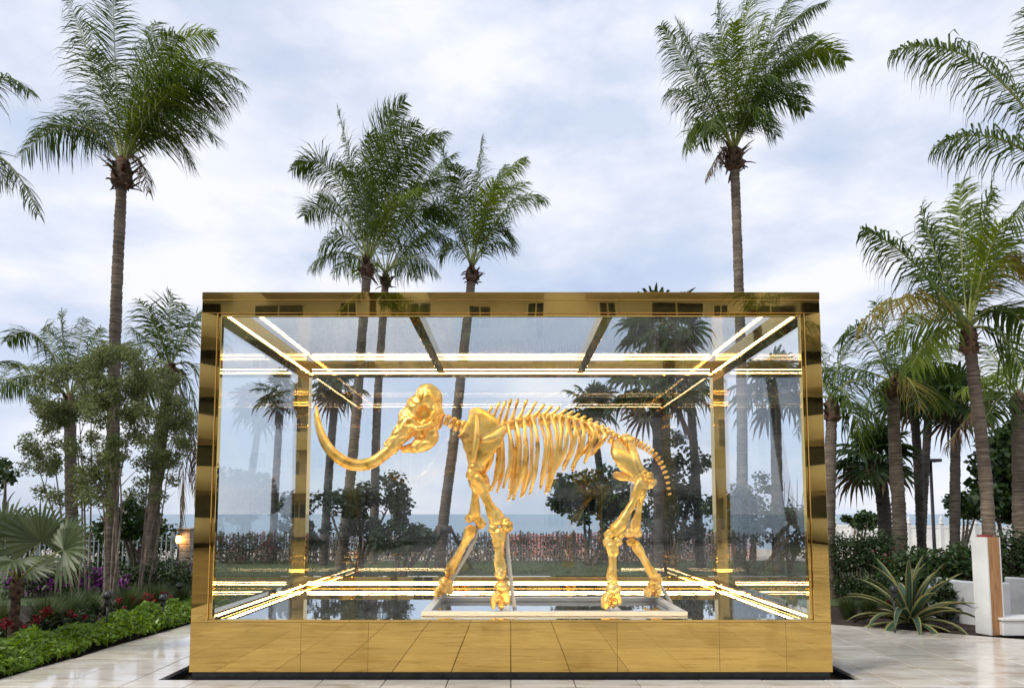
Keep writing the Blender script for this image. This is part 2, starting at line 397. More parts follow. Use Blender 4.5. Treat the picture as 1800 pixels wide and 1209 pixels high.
def mat_agave():
    m, nt, nd, lk, bs = new_mat("variegated_agave")
    at = nd.new("ShaderNodeUVMap"); at.uv_map = "UVMap"
    sx = nd.new("ShaderNodeSeparateXYZ"); lk.new(at.outputs[0], sx.inputs[0])
    n = nd.new("ShaderNodeTexNoise"); n.inputs["Scale"].default_value = 8; lk.new(world_coords(nt), n.inputs["Vector"])
    a1 = nd.new("ShaderNodeMath"); a1.operation = 'SUBTRACT'; a1.inputs[1].default_value = 0.5; lk.new(sx.outputs[0], a1.inputs[0])
    a2 = nd.new("ShaderNodeMath"); a2.operation = 'ABSOLUTE'; lk.new(a1.outputs[0], a2.inputs[0])
    a3 = nd.new("ShaderNodeMath"); a3.operation = 'MULTIPLY_ADD'; a3.inputs[1].default_value = 0.12; lk.new(n.outputs["Fac"], a3.inputs[0]); lk.new(a2.outputs[0], a3.inputs[2])
    r = nd.new("ShaderNodeValToRGB"); cr = r.color_ramp
    cr.elements[0].position = 0.38; cr.elements[0].color = (0.045,0.085,0.045,1)
    cr.elements[1].position = 0.43; cr.elements[1].color = (0.54,0.52,0.22,1)
    lk.new(a3.outputs[0], r.inputs[0]); lk.new(r.outputs[0], bs.inputs["Base Color"])
    bs.inputs["Roughness"].default_value = 0.4; return m
M['agave'] = mat_agave()
M['hotel'] = simple("hotel_render", (0.66,0.63,0.58), (0.74,0.71,0.66), 0.6, 0.8, 0.05)
M['hotel_glass'] = simple("hotel_window", (0.02,0.025,0.03), (0.05,0.06,0.065), 2, 0.08, 0.0)
M['red_cloth'] = simple("red_wrap", (0.16,0.012,0.014), (0.30,0.03,0.03), 12, 0.8, 0.3)

# ------------------------------------------------------------------ setting
CX, CY0, CY1, CZ = 3.17, 6.86, 10.20, 3.88           # the case: half width, front, back, top
PX, PY0, PY1 = 3.44, 6.80, 10.42                      # recess around it
def struct(o, label=None):
    o["kind"] = "structure"
    if label: o["label"] = label
    return o

mb = MB(); mb.quad((-400,-60,-0.20),(400,-60,-0.20),(400,26,-0.20),(-400,26,-0.20))
struct(mb.build("ground", M['earth']), "bare earth under the planting around the terrace")
mb = MB()
ys = [25.9, 30, 36, 41, 46, 52, 58]; zs = [-0.19, -0.22, -0.32, -0.48, -0.72, -1.05, -1.4]
for i in range(len(ys)-1):
    mb.quad((-400,ys[i],zs[i]),(400,ys[i],zs[i]),(400,ys[i+1],zs[i+1]),(-400,ys[i+1],zs[i+1]))
struct(mb.build("beach", M['sand']), "pale sandy beach beyond the fences")
mb = MB(); mb.quad((-6000,40,-0.62),(6000,40,-0.62),(6000,7000,-0.62),(-6000,7000,-0.62))
struct(mb.build("sea", M['sea']), "calm blue grey sea up to the horizon")
# lawn behind the case
mb = MB(); mb.quad((-14,12.3,-0.02),(15,12.3,-0.02),(15,24.2,-0.02),(-14,24.2,-0.02))
lawn = struct(mb.build("lawn", M['lawn']), "green lawn behind the glass case")
n = 26000
p = np.stack([RNG.uniform(-9,10,n), RNG.uniform(12.4,24,n), np.full(n,-0.02)],1)
h = RNG.uniform(0.03,0.09,n); ang = RNG.uniform(0,math.pi,n); w = 0.006
dx = np.stack([np.cos(ang)*w, np.sin(ang)*w, np.zeros(n)],1); tip = p + np.stack([RNG.normal(0,.025,n), RNG.normal(0,.025,n), h],1)
tag(mesh_quads("grass_blades", np.stack([p-dx, p+dx, tip+dx*0.2, tip-dx*0.2],1), M['grass']), "short grass blades of the lawn behind the case", "grass", kind="stuff")
# planting beds
def left_edge(Y): return -5.02 + 0.085*(Y-6.6)
mb = MB()
L = [(left_edge(y)-0.012, y) for y in (1.0, 6.0, 9.0, 12.29)]
for (xa,ya),(xb,yb) in zip(L[:-1], L[1:]): mb.quad((-30,ya,-0.03),(xa,ya,-0.03),(xb,yb,-0.03),(-30,yb,-0.03))
struct(mb.build("planting_bed", M['soil']), "mulched planting bed left of the terrace")
# terrace right rear edge runs from (4.4,10.35) to (7.6,8.3)
RB0, RB1 = Vector((3.75,10.75,0)), Vector((6.35,9.12,0))
def right_edge_y(x):
    t = (x-RB0.x)/(RB1.x-RB0.x); t = max(-0.2, min(1.0, t)); return RB0.y + t*(RB1.y-RB0.y)
mb = MB()
xs = [3.3, 4.2, 5.0, 5.7, 6.36, 20]
for a, b in zip(xs[:-1], xs[1:]): mb.quad((a,right_edge_y(a)+0.012,-0.03),(b,right_edge_y(b)+0.012,-0.03),(b,12.29,-0.03),(a,12.29,-0.03))
struct(mb.build("planting_bed", M['soil']), "mulched planting bed right of the terrace")

# terrace: sub-base, far sheet, tiles one by one
mb = MB()
for x0,x1,y0,y1 in ((-5.6,14,2.9,PY0-0.03),(-5.6,-PX-0.03,PY0-0.03,10.9),(PX+0.03,14,PY0-0.03,10.9),(-PX-0.03,PX+0.03,PY1+0.03,11.2)):
    mb.box(x0,x1,y0,y1,-0.19,-0.036)
terrace = struct(mb.build("terrace", M['joint']), "travertine terrace of large slabs around the case")
mb = MB(); mb.quad((-5.5,-22,-0.002),(26,-22,-0.002),(26,2.9,-0.002),(-5.5,2.9,-0.002))
struct(mb.build("terrace_paving", M['tile_sheet']), "travertine paving behind the viewer")
TW, TL, TG = 0.61, 1.22, 0.009
X_OFF = -TW*9 + 0.0
def clip_poly(poly, nx, ny, c):
    """keep the part of poly where nx*x+ny*y <= c"""
    out = []
    for i in range(len(poly)):
        a, b = poly[i], poly[(i+1)%len(poly)]
        da, db = nx*a[0]+ny*a[1]-c, nx*b[0]+ny*b[1]-c
        if da <= 0: out.append(a)
        if da*db < 0:
            t = da/(da-db); out.append((a[0]+(b[0]-a[0])*t, a[1]+(b[1]-a[1])*t))
    return out
def poly_tile(poly, seed):
    area = 0.5*sum(poly[i][0]*poly[(i+1)%len(poly)][1]-poly[(i+1)%len(poly)][0]*poly[i][1] for i in range(len(poly)))
    if len(poly) < 3 or area < 0.012: return
    bm = bmesh.new(); dz = random.uniform(-0.0012, 0.0012)
    cx = sum(q[0] for q in poly)/len(poly); cyy = sum(q[1] for q in poly)/len(poly)
    vs_ = [bm.verts.new((q[0],q[1],-0.034)) for q in poly]; f = bm.faces.new(vs_)
    ex = bmesh.ops.extrude_face_region(bm, geom=[f])
    for v in ex['geom']:
        if isinstance(v, bmesh.types.BMVert): v.co.z = dz
    top = [e for e in bm.edges if all(v.co.z > -0.02 for v in e.verts)]
    bmesh.ops.bevel(bm, geom=top, offset=0.0025, segments=1, affect='EDGES')
    bmesh.ops.recalc_face_normals(bm, faces=list(bm.faces))
    b = MB(); b.bm(bm); bm.free(); b.build("paving_slab", M['tile'], terrace)
e_dir = (RB1-RB0); e_n = Vector((-e_dir.y, e_dir.x, 0)).normalized()
if e_n.y < 0: e_n = -e_n
for i in range(-1, 31):
    for j in range(7):
        x0 = X_OFF + i*TW; y0 = 2.9 + j*TL
        base = [(x0+TG/2,y0+TG/2),(x0+TW-TG/2,y0+TG/2),(x0+TW-TG/2,y0+TL-TG/2),(x0+TG/2,y0+TL-TG/2)]
        if x0 > 5.0 and y0 > 9.0: continue
        if x0 > 9.2 or (x0 > 7.5 and y0 < 5): continue
        # terrace outline
        q = clip_poly(base, -1, 0.085, 5.02+0.085*6.6)
        if len(q) >= 3: q = clip_poly(q, e_n.x, e_n.y, e_n.dot(RB0))
        if len(q) < 3: continue
        a_ = clip_poly(q, 0, 1, PY0);
        b_ = clip_poly(q, 0, -1, -PY0)
        for part in (a_, clip_poly(b_, 1, 0, -PX) if len(b_) > 2 else [], clip_poly(b_, -1, 0, -PX) if len(b_) > 2 else []):
            if len(part) > 2: poly_tile(part, i*10+j)
        c_ = clip_poly(clip_poly(b_, 1, 0, PX), -1, 0, PX) if len(b_) > 2 else []
        c_ = clip_poly(c_, 0, -1, -PY1) if len(c_) > 2 else []
        if len(c_) > 2: poly_tile(c_, i)
mb = MB(); mb.quad((-PX,PY0,-0.10),(PX,PY0,-0.10),(PX,PY1,-0.10),(-PX,PY1,-0.10))
mb.box(-PX-0.03,-PX,PY0-0.03,PY1+0.03,-0.19,-0.035); mb.box(PX,PX+0.03,PY0-0.03,PY1+0.03,-0.19,-0.035)
mb.box(-PX,PX,PY0-0.03,PY0,-0.19,-0.035); mb.box(-PX,PX,PY1,PY1+0.03,-0.19,-0.035)
struct(mb.build("recess", M['dark_pit']), "dark recess in the terrace round the foot of the case")

# ------------------------------------------------------------------ the case
BZ = 0.54                                              # top of the base
case = thing("display_case", "mirror polished gold framed glass case holding the gilded skeleton", "display case", (0,(CY0+CY1)/2,0))
FW, BH = 0.165, 0.215                                   # post width, top beam height
# base cladding: front panels with real seams, then sides and back
seams = [-CX, -2.08, -1.42, 1.05, 2.08, 2.75, CX]
seams = [-CX+0.0, -2.075, -1.41, 1.05, 2.06, 2.72, CX]
for a, b in zip(seams[:-1], seams[1:]):
    MB().bbox(a+0.0012, b-0.0012, CY0, CY0+0.03, 0.06, BZ, 0.0015).build("base_panel", M['gold'], case)
for sx in (-1, 1):
    x0, x1 = (-CX, -CX+0.03) if sx < 0 else (CX-0.03, CX)
    for k in range(3):
        ya = CY0+0.032 + k*(CY1-CY0-0.064)/3; yb = CY0+0.032 + (k+1)*(CY1-CY0-0.064)/3
        MB().bbox(x0, x1, ya+0.001, yb-0.001, 0.06, BZ, 0.0015).build("base_panel", M['gold'], case)
for k in range(4):
    xa = -CX + k*2*CX/4; MB().bbox(xa+0.001, xa+2*CX/4-0.001, CY1-0.03, CY1, 0.06, BZ, 0.0015).build("base_panel", M['gold'], case)
MB().box(-CX+0.06, CX-0.06, CY0+0.06, CY1-0.06, -0.098, 0.5).build("base_core", M['dark_pit'], case)
MB().bbox(-CX+0.025, CX-0.025, CY0+0.012, CY0+0.05, -0.098, 0.058, 0.002).build("shadow_gap_plinth", M['black_metal'], case)
# posts
for sx in (-1, 1):
    for yy in (CY0, CY1-FW):
        x0, x1 = (-CX, -CX+FW) if sx < 0 else (CX-FW, CX)
        ya, yb = (yy+0.0, yy+FW)
        MB().bbox(x0, x1, ya, yb, BZ+0.001, CZ-BH-0.001, 0.003).build("post", M['gold'], case)
# top beams (front fascia in two layers with the bright ledge between)
ZB = CZ-BH
for a, b in ((-CX,-1.035),(-1.033,1.12),(1.122,CX)): MB().bbox(a, b, CY0+0.006, CY0+FW, ZB, CZ-0.084, 0.002).build("top_beam", M['gold'], case)
for a, b in ((-CX,-1.035),(-1.033,1.12),(1.122,CX)): MB().bbox(a, b, CY0-0.002, CY0+FW, CZ-0.082, CZ, 0.002).build("top_fascia", M['gold'], case)
MB().bbox(-CX, CX, CY1-FW, CY1, ZB, CZ-0.002, 0.003).build("top_beam", M['gold'], case)
for sx in (-1, 1):
    x0, x1 = (-CX, -CX+FW) if sx < 0 else (CX-FW, CX)
    MB().bbox(x0, x1, CY0+FW+0.001, CY1-FW-0.001, ZB, CZ-0.002, 0.003).build("top_beam", M['gold'], case)
for x in (-1.03, 1.03):
    MB().bbox(x-0.055, x+0.055, CY0+FW+0.001, CY1-FW-0.001, ZB+0.03, CZ-0.03, 0.003).build("roof_beam", M['gold'], case)
# lower rails round the floor
ZR = BZ+0.05
for yy in (CY1-FW,):
    MB().bbox(-CX+FW+0.001, CX-FW-0.001, yy, yy+FW, BZ+0.001, BZ+0.16, 0.003).build("bottom_rail", M['gold'], case)
for sx in (-1, 1):
    x0, x1 = (-CX+0.02, -CX+FW) if sx < 0 else (CX-FW, CX-0.02)
    MB().bbox(x0, x1, CY0+FW+0.001, CY1-FW-0.001, BZ+0.001, BZ+0.07, 0.003).build("bottom_rail", M['gold'], case)
MB().bbox(-CX+FW+0.001, CX-FW-0.001, CY0+0.004, CY0+0.10, BZ+0.001, BZ+0.026, 0.003).build("bottom_rail", M['gold'], case)
# glazing beads on the front opening
OX, OZ0, OZ1 = CX-FW, BZ+0.026, ZB
for x0, x1 in ((-OX+0.001,-OX+0.035),(OX-0.035,OX-0.001)):
    MB().bbox(x0, x1, CY0+0.02, CY0+0.06, OZ0+0.001, OZ1-0.001, 0.004).build("glazing_bead", M['gold'], case)
MB().bbox(-OX+0.036, OX-0.036, CY0+0.02, CY0+0.06, OZ1-0.03, OZ1-0.001, 0.004).build("glazing_bead", M['gold'], case)
# floor
MB().box(-CX+0.06, CX-0.06, CY0+0.07, CY1-0.07, 0.505, 0.536).build("mirror_floor", M['mirror'], case)
# glass
g = 0.010
def pane(x0,x1,y0,y1,z0,z1): MB().box(x0,x1,y0,y1,z0,z1).build("glass_pane", M['glass'], case)
pane(-OX+0.034, OX-0.034, CY0+0.034, CY0+0.034+g, OZ0-0.01, OZ1-0.028)
pane(-OX+0.002, OX-0.002, CY1-0.06, CY1-0.06+g, BZ+0.16, ZB+0.002)
for sx in (-1, 1):
    xx = -CX+0.05 if sx < 0 else CX-0.05-g
    pane(xx, xx+g, CY0+FW+0.001, CY1-FW-0.001, BZ+0.07, ZB+0.002)
for a, b in ((-OX+0.001,-1.086),(-0.974,0.974),(1.086,OX-0.001)):
    pane(a, b, CY0+FW+0.001, CY1-FW-0.001, CZ-0.05, CZ-0.05+g)
# LED strips along all inner edges
def led(x0,x1,y0,y1,z0,z1): MB().box(x0,x1,y0,y1,z0,z1).build("light_strip", M['led'], case)
s = 0.016
led(-OX+0.05, OX-0.05, CY1-FW-0.0135, CY1-FW-0.0015, ZB+0.030, ZB+0.030+s*0.65)
led(-OX+0.05, OX-0.05, CY0+FW+0.0015, CY0+FW+0.0135, ZB+0.030, ZB+0.030+s*0.65)
led(-OX+0.05, OX-0.05, CY1-FW-0.0135, CY1-FW-0.0015, BZ+0.045, BZ+0.045+s*0.8)
led(-OX+0.05, OX-0.05, CY1-FW-0.0135, CY1-FW-0.0015, BZ+0.080, BZ+0.080+s*0.35)
led(-OX+0.05, OX-0.05, CY0+0.102, CY0+0.114, BZ+0.004, BZ+0.004+s)
led(-OX+0.05, OX-0.05, CY1-FW-0.0135, CY1-FW-0.0015, ZB+0.085, ZB+0.085+s*0.35)
led(-OX+0.05, OX-0.05, CY0+FW+0.0015, CY0+FW+0.0135, ZB+0.085, ZB+0.085+s*0.35)
for sx in (-1, 1):
    xa, xb = (-OX+0.0015, -OX+0.0135) if sx < 0 else (OX-0.0135, OX-0.0015)
    led(xa, xb, CY0+FW+0.05, CY1-FW-0.05, ZB+0.030, ZB+0.030+s*0.65)
    led(xa, xb, CY0+FW+0.05, CY1-FW-0.05, BZ+0.03, BZ+0.03+s*0.8)

# ------------------------------------------------------------------ display plinth with white uprights
YN, YF, YC = 7.42, 8.42, 7.92                        # near legs, far legs, spine
FLZ = 0.537
pl = thing("mount_frame", "low cream rectangular frame with slim uprights under the skeleton", "mount", (0.25,YC,FLZ))
pxl, pxr = ground_at(741,7.3,0.6).x, ground_at(1208,7.3,0.6).x
hgt = 0.05
MB().bbox(pxl, pxr, 7.28, 7.37, FLZ+0.001, FLZ+hgt, 0.004).build("rail", M['cream'], pl)
MB().bbox(pxl, pxr, 8.50, 8.59, FLZ+0.001, FLZ+hgt, 0.004).build("rail", M['cream'], pl)
for x in (pxl+0.001, pxr-0.091): MB().bbox(x, x+0.09, 7.371, 8.499, FLZ+0.001, FLZ+hgt-0.002, 0.004).build("cross_rail", M['cream'], pl)
for x in (ground_at(885,7.4,0.6).x-0.03, ground_at(1085,7.4,0.6).x-0.03): MB().bbox(x, x+0.10, 7.371, 8.499, FLZ+0.001, FLZ+0.03, 0.003).build("cross_rail", M['cream'], pl)
def strut(pix, Y, w=0.022):
    pts = [W(px,py,Y+dy) for px,py,dy in pix]
    n_ = 4*len(pts); MB().sweep(catmull(pts, n_), [w]*n_, [w*0.6]*n_, ref=(1,0,0), n=8, sm=False).build("upright", M['cream'], pl)
strut([(905,1072,0),(896,1000,0.04),(890,930,0.06)], YN+0.06)
strut([(776,1056,0),(800,1010,0),(838,935,0),(836,850,0)], YF)
strut([(1180,1060,0),(1150,1010,0),(1108,945,0),(1112,850,0)], YF)

# ------------------------------------------------------------------ the gilded skeleton (generic elephant skeleton mount)
sk = thing("elephant_skeleton", "gilded walking elephant skeleton with curved tusks inside the glass case", "skeleton", (W(960,1060,YC).x, YC, FLZ+hgt))
BM_ = M['bone']   # gilding
def bone(name, pts, ra, rb=None, ref=(1,0,0), n=24, sides=14, lump=0.16, extra=None, parent=sk, seed=0, ridge=0.0):
    b = MB(); P = catmull(pts, n); A = lerp_list(ra, n); Bq = lerp_list(rb, n) if rb else None
    b.sweep(P, A, Bq, ref=ref, n=sides, lump=lump, seed=seed, ridge=ridge)
    if extra: extra(b)
    return b.build(name, BM_, parent)
def limb(name, a, b, r_top, r_mid, r_bot, bend=(0,0,0), knobs=(), seed=0, flat=0.85):
    a, b = Vector(a), Vector(b); mid = (a+b)/2 + Vector(bend)
    r_top *= 0.76; r_bot *= 0.77; r_mid *= 0.68
    pr = [r_top*0.55, r_top, r_top*0.92, (r_top+r_mid)*0.5, r_mid, r_mid, r_mid, (r_bot+r_mid)*0.5, r_bot*0.92, r_bot, r_bot*0.6]
    def ex(m):
        for t, off, rr in knobs:
            rr *= 0.76
            m.blob(a.lerp(b, t) + Vector(off), (rr, rr*0.9, rr), 3, lump=0.45)
    return bone(name, [a, a.lerp(mid,0.5), mid, mid.lerp(b,0.5), b], pr, [q*flat for q in pr], n=44, sides=24, lump=0.26, extra=ex, seed=seed, ridge=0.09)

# spine path (pixel samples at the spine plane)
neck = [W(*q, YC) for q in ((776,735),(792,742),(806,750),(822,752))]
back = [W(*q, YC) for q in ((836,752),(880,751),(925,741),(970,738),(1010,744),(1050,758),(1085,776))]
tail = [W(*q, YC) for q in ((1112,776),(1135,787),(1156,806),(1170,834),(1177,868))]
def vertebra(name, p, t, r, spine, lean, tp, seed, parent=sk):
    gap = t.length/2; t = t.normalized(); up = Vector((0,0,1)) - t*t.z; up.normalize(); side = t.cross(up)
    b = MB(); hl = min(r*0.5, gap*0.36)
    b.sweep([p-t*hl, p-t*hl*0.7, p, p+t*hl*0.7, p+t*hl], [r*0.8,r,r*0.72,r,r*0.8], ref=up, n=10, lump=0.15, seed=seed)
    if spine > 0:
        tipv = p + up*(r*0.6+spine) + t*lean
        b.sweep(catmull([p+up*r*0.5, p.lerp(tipv,0.5)+up*0.01, tipv], 7), [r*0.55,r*0.42,r*0.32,r*0.26,r*0.24,r*0.30,r*0.22], [r*0.22]*5+[r*0.3,r*0.2], ref=t, n=8, lump=0.2, seed=seed)
    if tp > 0:
        for s_ in (-1,1):
            e = p + side*s_*(r*0.7+tp) + up*r*0.55
            b.sweep([p+up*r*0.35, e], [r*0.36, r*0.24], ref=up, n=8, lump=0.2, seed=seed)
    b.blob(p+up*r*0.75, (r*0.5,r*0.62,r*0.45), 1, lump=0.3)
    return b.build(name, BM_, parent)
def along(path, n_): return catmull(path, n_)
N = along(neck, 6)
for i, p in enumerate(N):
    t = N[min(i+1,5)]-N[max(i-1,0)]; vertebra("neck_vertebra", p, t, 0.072-0.002*abs(i-3), 0.02+0.006*i, 0.02, 0.035, i)
B = along(back, 22)
for i, p in enumerate(B):
    t = B[min(i+1,21)]-B[max(i-1,0)]; u = i/21
    sp = np.interp(u, [0,0.08,0.2,0.4,0.65,0.9,1], [0.16,0.27,0.27,0.13,0.075,0.05,0.04])
    vertebra("back_vertebra", p, t, 0.062+0.012*u, float(sp), float(np.interp(u,[0,0.3,0.8,1],[0.10,0.16,0.09,0.03])), 0.05, i+20)
sac = along([B[-1]+Vector((0.06,0,-0.02)), W(1100,778,YC), W(1112,776,YC)], 8)
bone("sacrum", sac, [0.10,0.11,0.10,0.075], [0.12,0.13,0.11,0.07], ref=(0,0,1), lump=0.3)
T = along(tail, 15)
for i, p in enumerate(T):
    t = T[min(i+1,14)]-T[max(i-1,0)]; vertebra("tail_vertebra", p, t, 0.052-0.0022*i, 0.012, 0.0, 0.012, i+50)
# ribs
for i in range(16):
    u = 0.06 + 0.78*i/15; p = catmull(back, 60)[int(u*59)]
    Ln = float(np.interp(i, [0,2,5,8,11,15], [0.50,0.76,0.90,0.82,0.58,0.28]))*random.uniform(0.9,1.06); wd = float(np.interp(i,[0,5,10,15],[0.24,0.44,0.46,0.28]))
    for s_ in (-1,1):
        bx = random.uniform(-0.035,0.035); back_lean = -0.02 + 0.05*(i/15)
        pts = [p+Vector((0,s_*0.03,0.02)), p+Vector((0.02,s_*wd*0.62,0.0)), p+Vector((0.05+bx,s_*wd*0.98,-Ln*0.30)), p+Vector((0.03-back_lean+bx,s_*wd,-Ln*0.66)), p+Vector((-0.05-back_lean*1.5+bx*2,s_*wd*0.80,-Ln))]
        bone("rib", pts, [0.019,0.019,0.020,0.021,0.025,0.027,0.014], [0.016,0.015,0.014,0.014,0.014,0.016,0.012], ref=(1,0,0), n=26, sides=10, lump=0.22, seed=i+7*s_, ridge=0.08)
# shoulder blades
def scapula(Yp, s_, dx=0):
    top = W(833+dx,722,Yp); jt = W(838+dx,822,Yp)
    pts = [top+Vector((0,0,0.02)), W(842+dx,740,Yp+s_*0.03), W(846+dx,766,Yp+s_*0.05), W(842+dx,796,Yp+s_*0.05), jt]
    def ex(m):
        m.sweep(catmull([W(838+dx,728,Yp+s_*0.05), W(838+dx,770,Yp+s_*0.11), W(832+dx,812,Yp+s_*0.10)],10), lerp_list([0.02,0.035,0.04,0.03],10), ref=(1,0,0), n=8, lump=0.2)
        m.sweep(catmull([W(845+dx,775,Yp+s_*0.08), W(868+dx,768,Yp+s_*0.08), W(890+dx,748,Yp+s_*0.04)],10), lerp_list([0.03,0.05,0.06,0.02],10), lerp_list([0.02,0.025,0.02,0.012],10), ref=(1,0,0), n=8, lump=0.2)
        m.blob(jt, (0.10,0.09,0.075), 2, lump=0.25)
    bone("shoulder_blade", pts, [0.06,0.17,0.25,0.15,0.085], [0.03,0.032,0.030,0.036,0.07], n=40, sides=30, lump=0.18, extra=ex, ridge=0.03)
YNs, YFs = YC-0.36, YC+0.36
scapula(YNs, -1); scapula(YFs, 1, 4)
# near fore leg
limb("upper_foreleg_bone", W(838,830,YNs), W(880,922,YN+0.08), 0.135, 0.072, 0.105, bend=(-0.02,-0.02,0), knobs=((0.05,(-0.06,-0.03,0.0),0.09),(0.3,(0.02,-0.03,0),0.075),(0.96,(0.06,0,0),0.075),(0.96,(-0.06,0,0.01),0.075)), seed=1)
limb("lower_foreleg_bone", W(877,928,YN+0.06), W(880,1012,YN), 0.105, 0.068, 0.085, knobs=((0.0,(0.09,0.0,0.02),0.085),(0.02,(-0.06,0,0),0.07),(0.96,(0,0,0),0.085)), seed=2)
def foot(name, a, toe_dir, Y, spread=0.085, drop=0.21, length=0.17, seed=0):
    a = Vector(a); b = MB(); zt = FLZ+hgt
    b.blob(a, (0.085,0.085,0.07), 2, lump=0.35)
    for k in range(6): b.blob(a+Vector((random.uniform(-.05,.05)+toe_dir*0.02, random.uniform(-.06,.06), -0.05-0.03*(k%3))), (0.05,0.05,0.038), 1, lump=0.35)
    for k in range(5):
        y = (k-2)*spread*0.55
        e = Vector((a.x + toe_dir*(length*(1-0.08*abs(k-2))), a.y + y*1.35, zt+0.022)); s0 = a + Vector((toe_dir*0.03, y*0.7, -0.06))
        m1 = s0.lerp(e,0.5)+Vector((toe_dir*0.02,0,0.035)); pts = catmull([s0,m1,e],12)
        b.sweep(pts, lerp_list([0.030,0.027,0.030,0.024,0.030,0.022,0.014],12), ref=(0,1,0), n=9, lump=0.25, seed=k+seed)
    for k in range(7): b.blob(Vector((a.x+random.uniform(-.05,.05)+toe_dir*0.03, a.y+random.uniform(-.07,.07), zt+random.uniform(0.04,0.13))), (0.045,0.045,0.05), 1, lump=0.35)
    heel = Vector((a.x-toe_dir*0.06, a.y, zt+0.05)); b.sweep(catmull([a+Vector((-toe_dir*0.03,0,-0.02)), heel],5), [0.05,0.055,0.05,0.05,0.03], ref=(0,1,0), n=9, lump=0.3)
    return b.build(name, BM_, sk)
foot("forefoot", W(882,1030,YN), -1, YN, seed=1, length=0.10)
# far fore leg
limb("upper_foreleg_bone", W(840,828,YFs), W(832,915,YF-0.06), 0.13, 0.07, 0.10, bend=(0.0,0.0,0), knobs=((0.05,(-0.05,-0.03,0.0),0.085),(0.96,(0.05,0,0),0.07),(0.96,(-0.05,0,0.01),0.07)), seed=3)
limb("lower_foreleg_bone", W(832,924,YF-0.04), W(790,1006,YF), 0.10, 0.062, 0.085, knobs=((0.0,(0.09,0.0,0.03),0.08),(0.97,(0,0,0),0.085)), seed=4)
foot("forefoot", W(783,1022,YF), -1, YF, seed=2, length=0.12)
# pelvis
pv = MB()
for s_, Yp in ((-1, YC-0.27), (1, YC+0.27)):
    pv.sweep(catmull([W(1083,775,YC+s_*0.10), W(1092,800,Yp), W(1112,825,Yp), W(1124,838,Yp)],16), lerp_list([0.05,0.10,0.11,0.075,0.10],16), lerp_list([0.03,0.045,0.04,0.06,0.07],16), ref=(1,0,0), n=14, lump=0.15)
    pv.sweep(catmull([W(1108,778,YC+s_*0.08), W(1116,806,Yp), W(1126,838,Yp)],14), lerp_list([0.05,0.055,0.06,0.09],14), lerp_list([0.04,0.04,0.05,0.07],14), ref=(1,0,0), n=12, lump=0.15)
    pv.sweep(catmull([W(1126,838,Yp), W(1140,850,Yp), W(1152,846,YC+s_*0.2)],10), lerp_list([0.08,0.06,0.055,0.03],10), ref=(0,1,0), n=12, lump=0.2)
    pv.sweep(catmull([W(1118,838,Yp), W(1098,838,YC+s_*0.18), W(1082,834,YC+s_*0.02)],10), lerp_list([0.06,0.045,0.05,0.04],10), ref=(0,1,0), n=12, lump=0.2)
    pv.blob(W(1126,838,Yp), (0.10,0.08,0.10), 2, lump=0.25)
pv.build("pelvis", BM_, sk)
# hind legs
limb("thigh_bone", W(1132,840,YC-0.36), W(1078,942,YN+0.06), 0.100, 0.060, 0.098, bend=(0.03,0,0.02), knobs=((0.04,(0.05,-0.02,0.03),0.085),(0.97,(0.05,0,0),0.075),(0.97,(-0.05,0,0),0.08),(0.9,(-0.08,-0.02,-0.02),0.05)), seed=5)
limb("shin_bone", W(1077,950,YN+0.04), W(1076,1022,YN), 0.096, 0.060, 0.075, knobs=((0.02,(-0.05,0,0),0.075),(0.02,(0.05,0,0),0.07),(0.97,(0,0,0),0.075)), seed=6)
foot("hind_foot", W(1077,1034,YN), -1, YN, seed=3, length=0.11)
limb("thigh_bone", W(1130,840,YC+0.36), W(1113,940,YF-0.04), 0.095, 0.056, 0.09, bend=(0.02,0,0.0), knobs=((0.04,(0.05,0.02,0.03),0.085),(0.97,(0.05,0,0),0.07),(0.97,(-0.05,0,0),0.075)), seed=7)
limb("shin_bone", W(1115,951,YF-0.03), W(1152,1018,YF), 0.088, 0.060, 0.075, knobs=((0.02,(-0.04,0,0),0.07),(0.97,(0.03,0,0),0.08)), seed=8)
foot("hind_foot", W(1150,1028,YF), -1, YF, seed=4, length=0.11)

# skull and jaw: unions of shapes, remeshed into one surface
def fuse(mb_, voxel, smooth_it, name, dents=(), parent=sk):
    me = bpy.data.meshes.new("tmp"); me.from_pydata(mb_.v, [], mb_.f); me.update()
    o = bpy.data.objects.new("tmp", me); COL.objects.link(o)
    r = o.modifiers.new("r", 'REMESH'); r.mode = 'VOXEL'; r.voxel_size = voxel
    s_ = o.modifiers.new("s", 'SMOOTH'); s_.iterations = smooth_it; s_.factor = 0.5
    dg = bpy.context.evaluated_depsgraph_get(); em = bpy.data.meshes.new_from_object(o.evaluated_get(dg))
    bpy.data.objects.remove(o); bpy.data.meshes.remove(me)
    off = ORG[parent]
    for v in em.vertices:
        c = v.co.copy()
        for dc, dr, dd in dents:
            d = (c-dc); q = math.sqrt((d.x/dr[0])**2 + (d.y/dr[1])**2 + (d.z/dr[2])**2)
            if q < 1: c.y += dd*(1-q*q)**2*(1 if dc.y < YC else -1)
        c += Vector((mnoise.noise(c*14), mnoise.noise(c*14+Vector((9,0,0))), mnoise.noise(c*14+Vector((0,9,0)))))*0.011 + Vector((0,mnoise.noise(c*45),mnoise.noise(c*45+Vector((5,0,0)))))*0.006
        rv = 1-abs(mnoise.noise(c*7+Vector((3,1,7)))*2); c.y += (0.02*max(0,rv-0.72)/0.28)*(1 if c.y < YC else -1)
        v.co = c - off
    for p_ in em.polygons: p_.use_smooth = True
    em.name = name; em.materials.clear(); em.materials.append(BM_)
    return link_mesh(name, em, parent)
S = MB()
def pb(px, py, dy, rx, ry, rz, rot=0): S.blob(W(px,py,YC+dy), (rx,ry,rz), 3, rot=Matrix.Rotation(rot,3,'Y'))
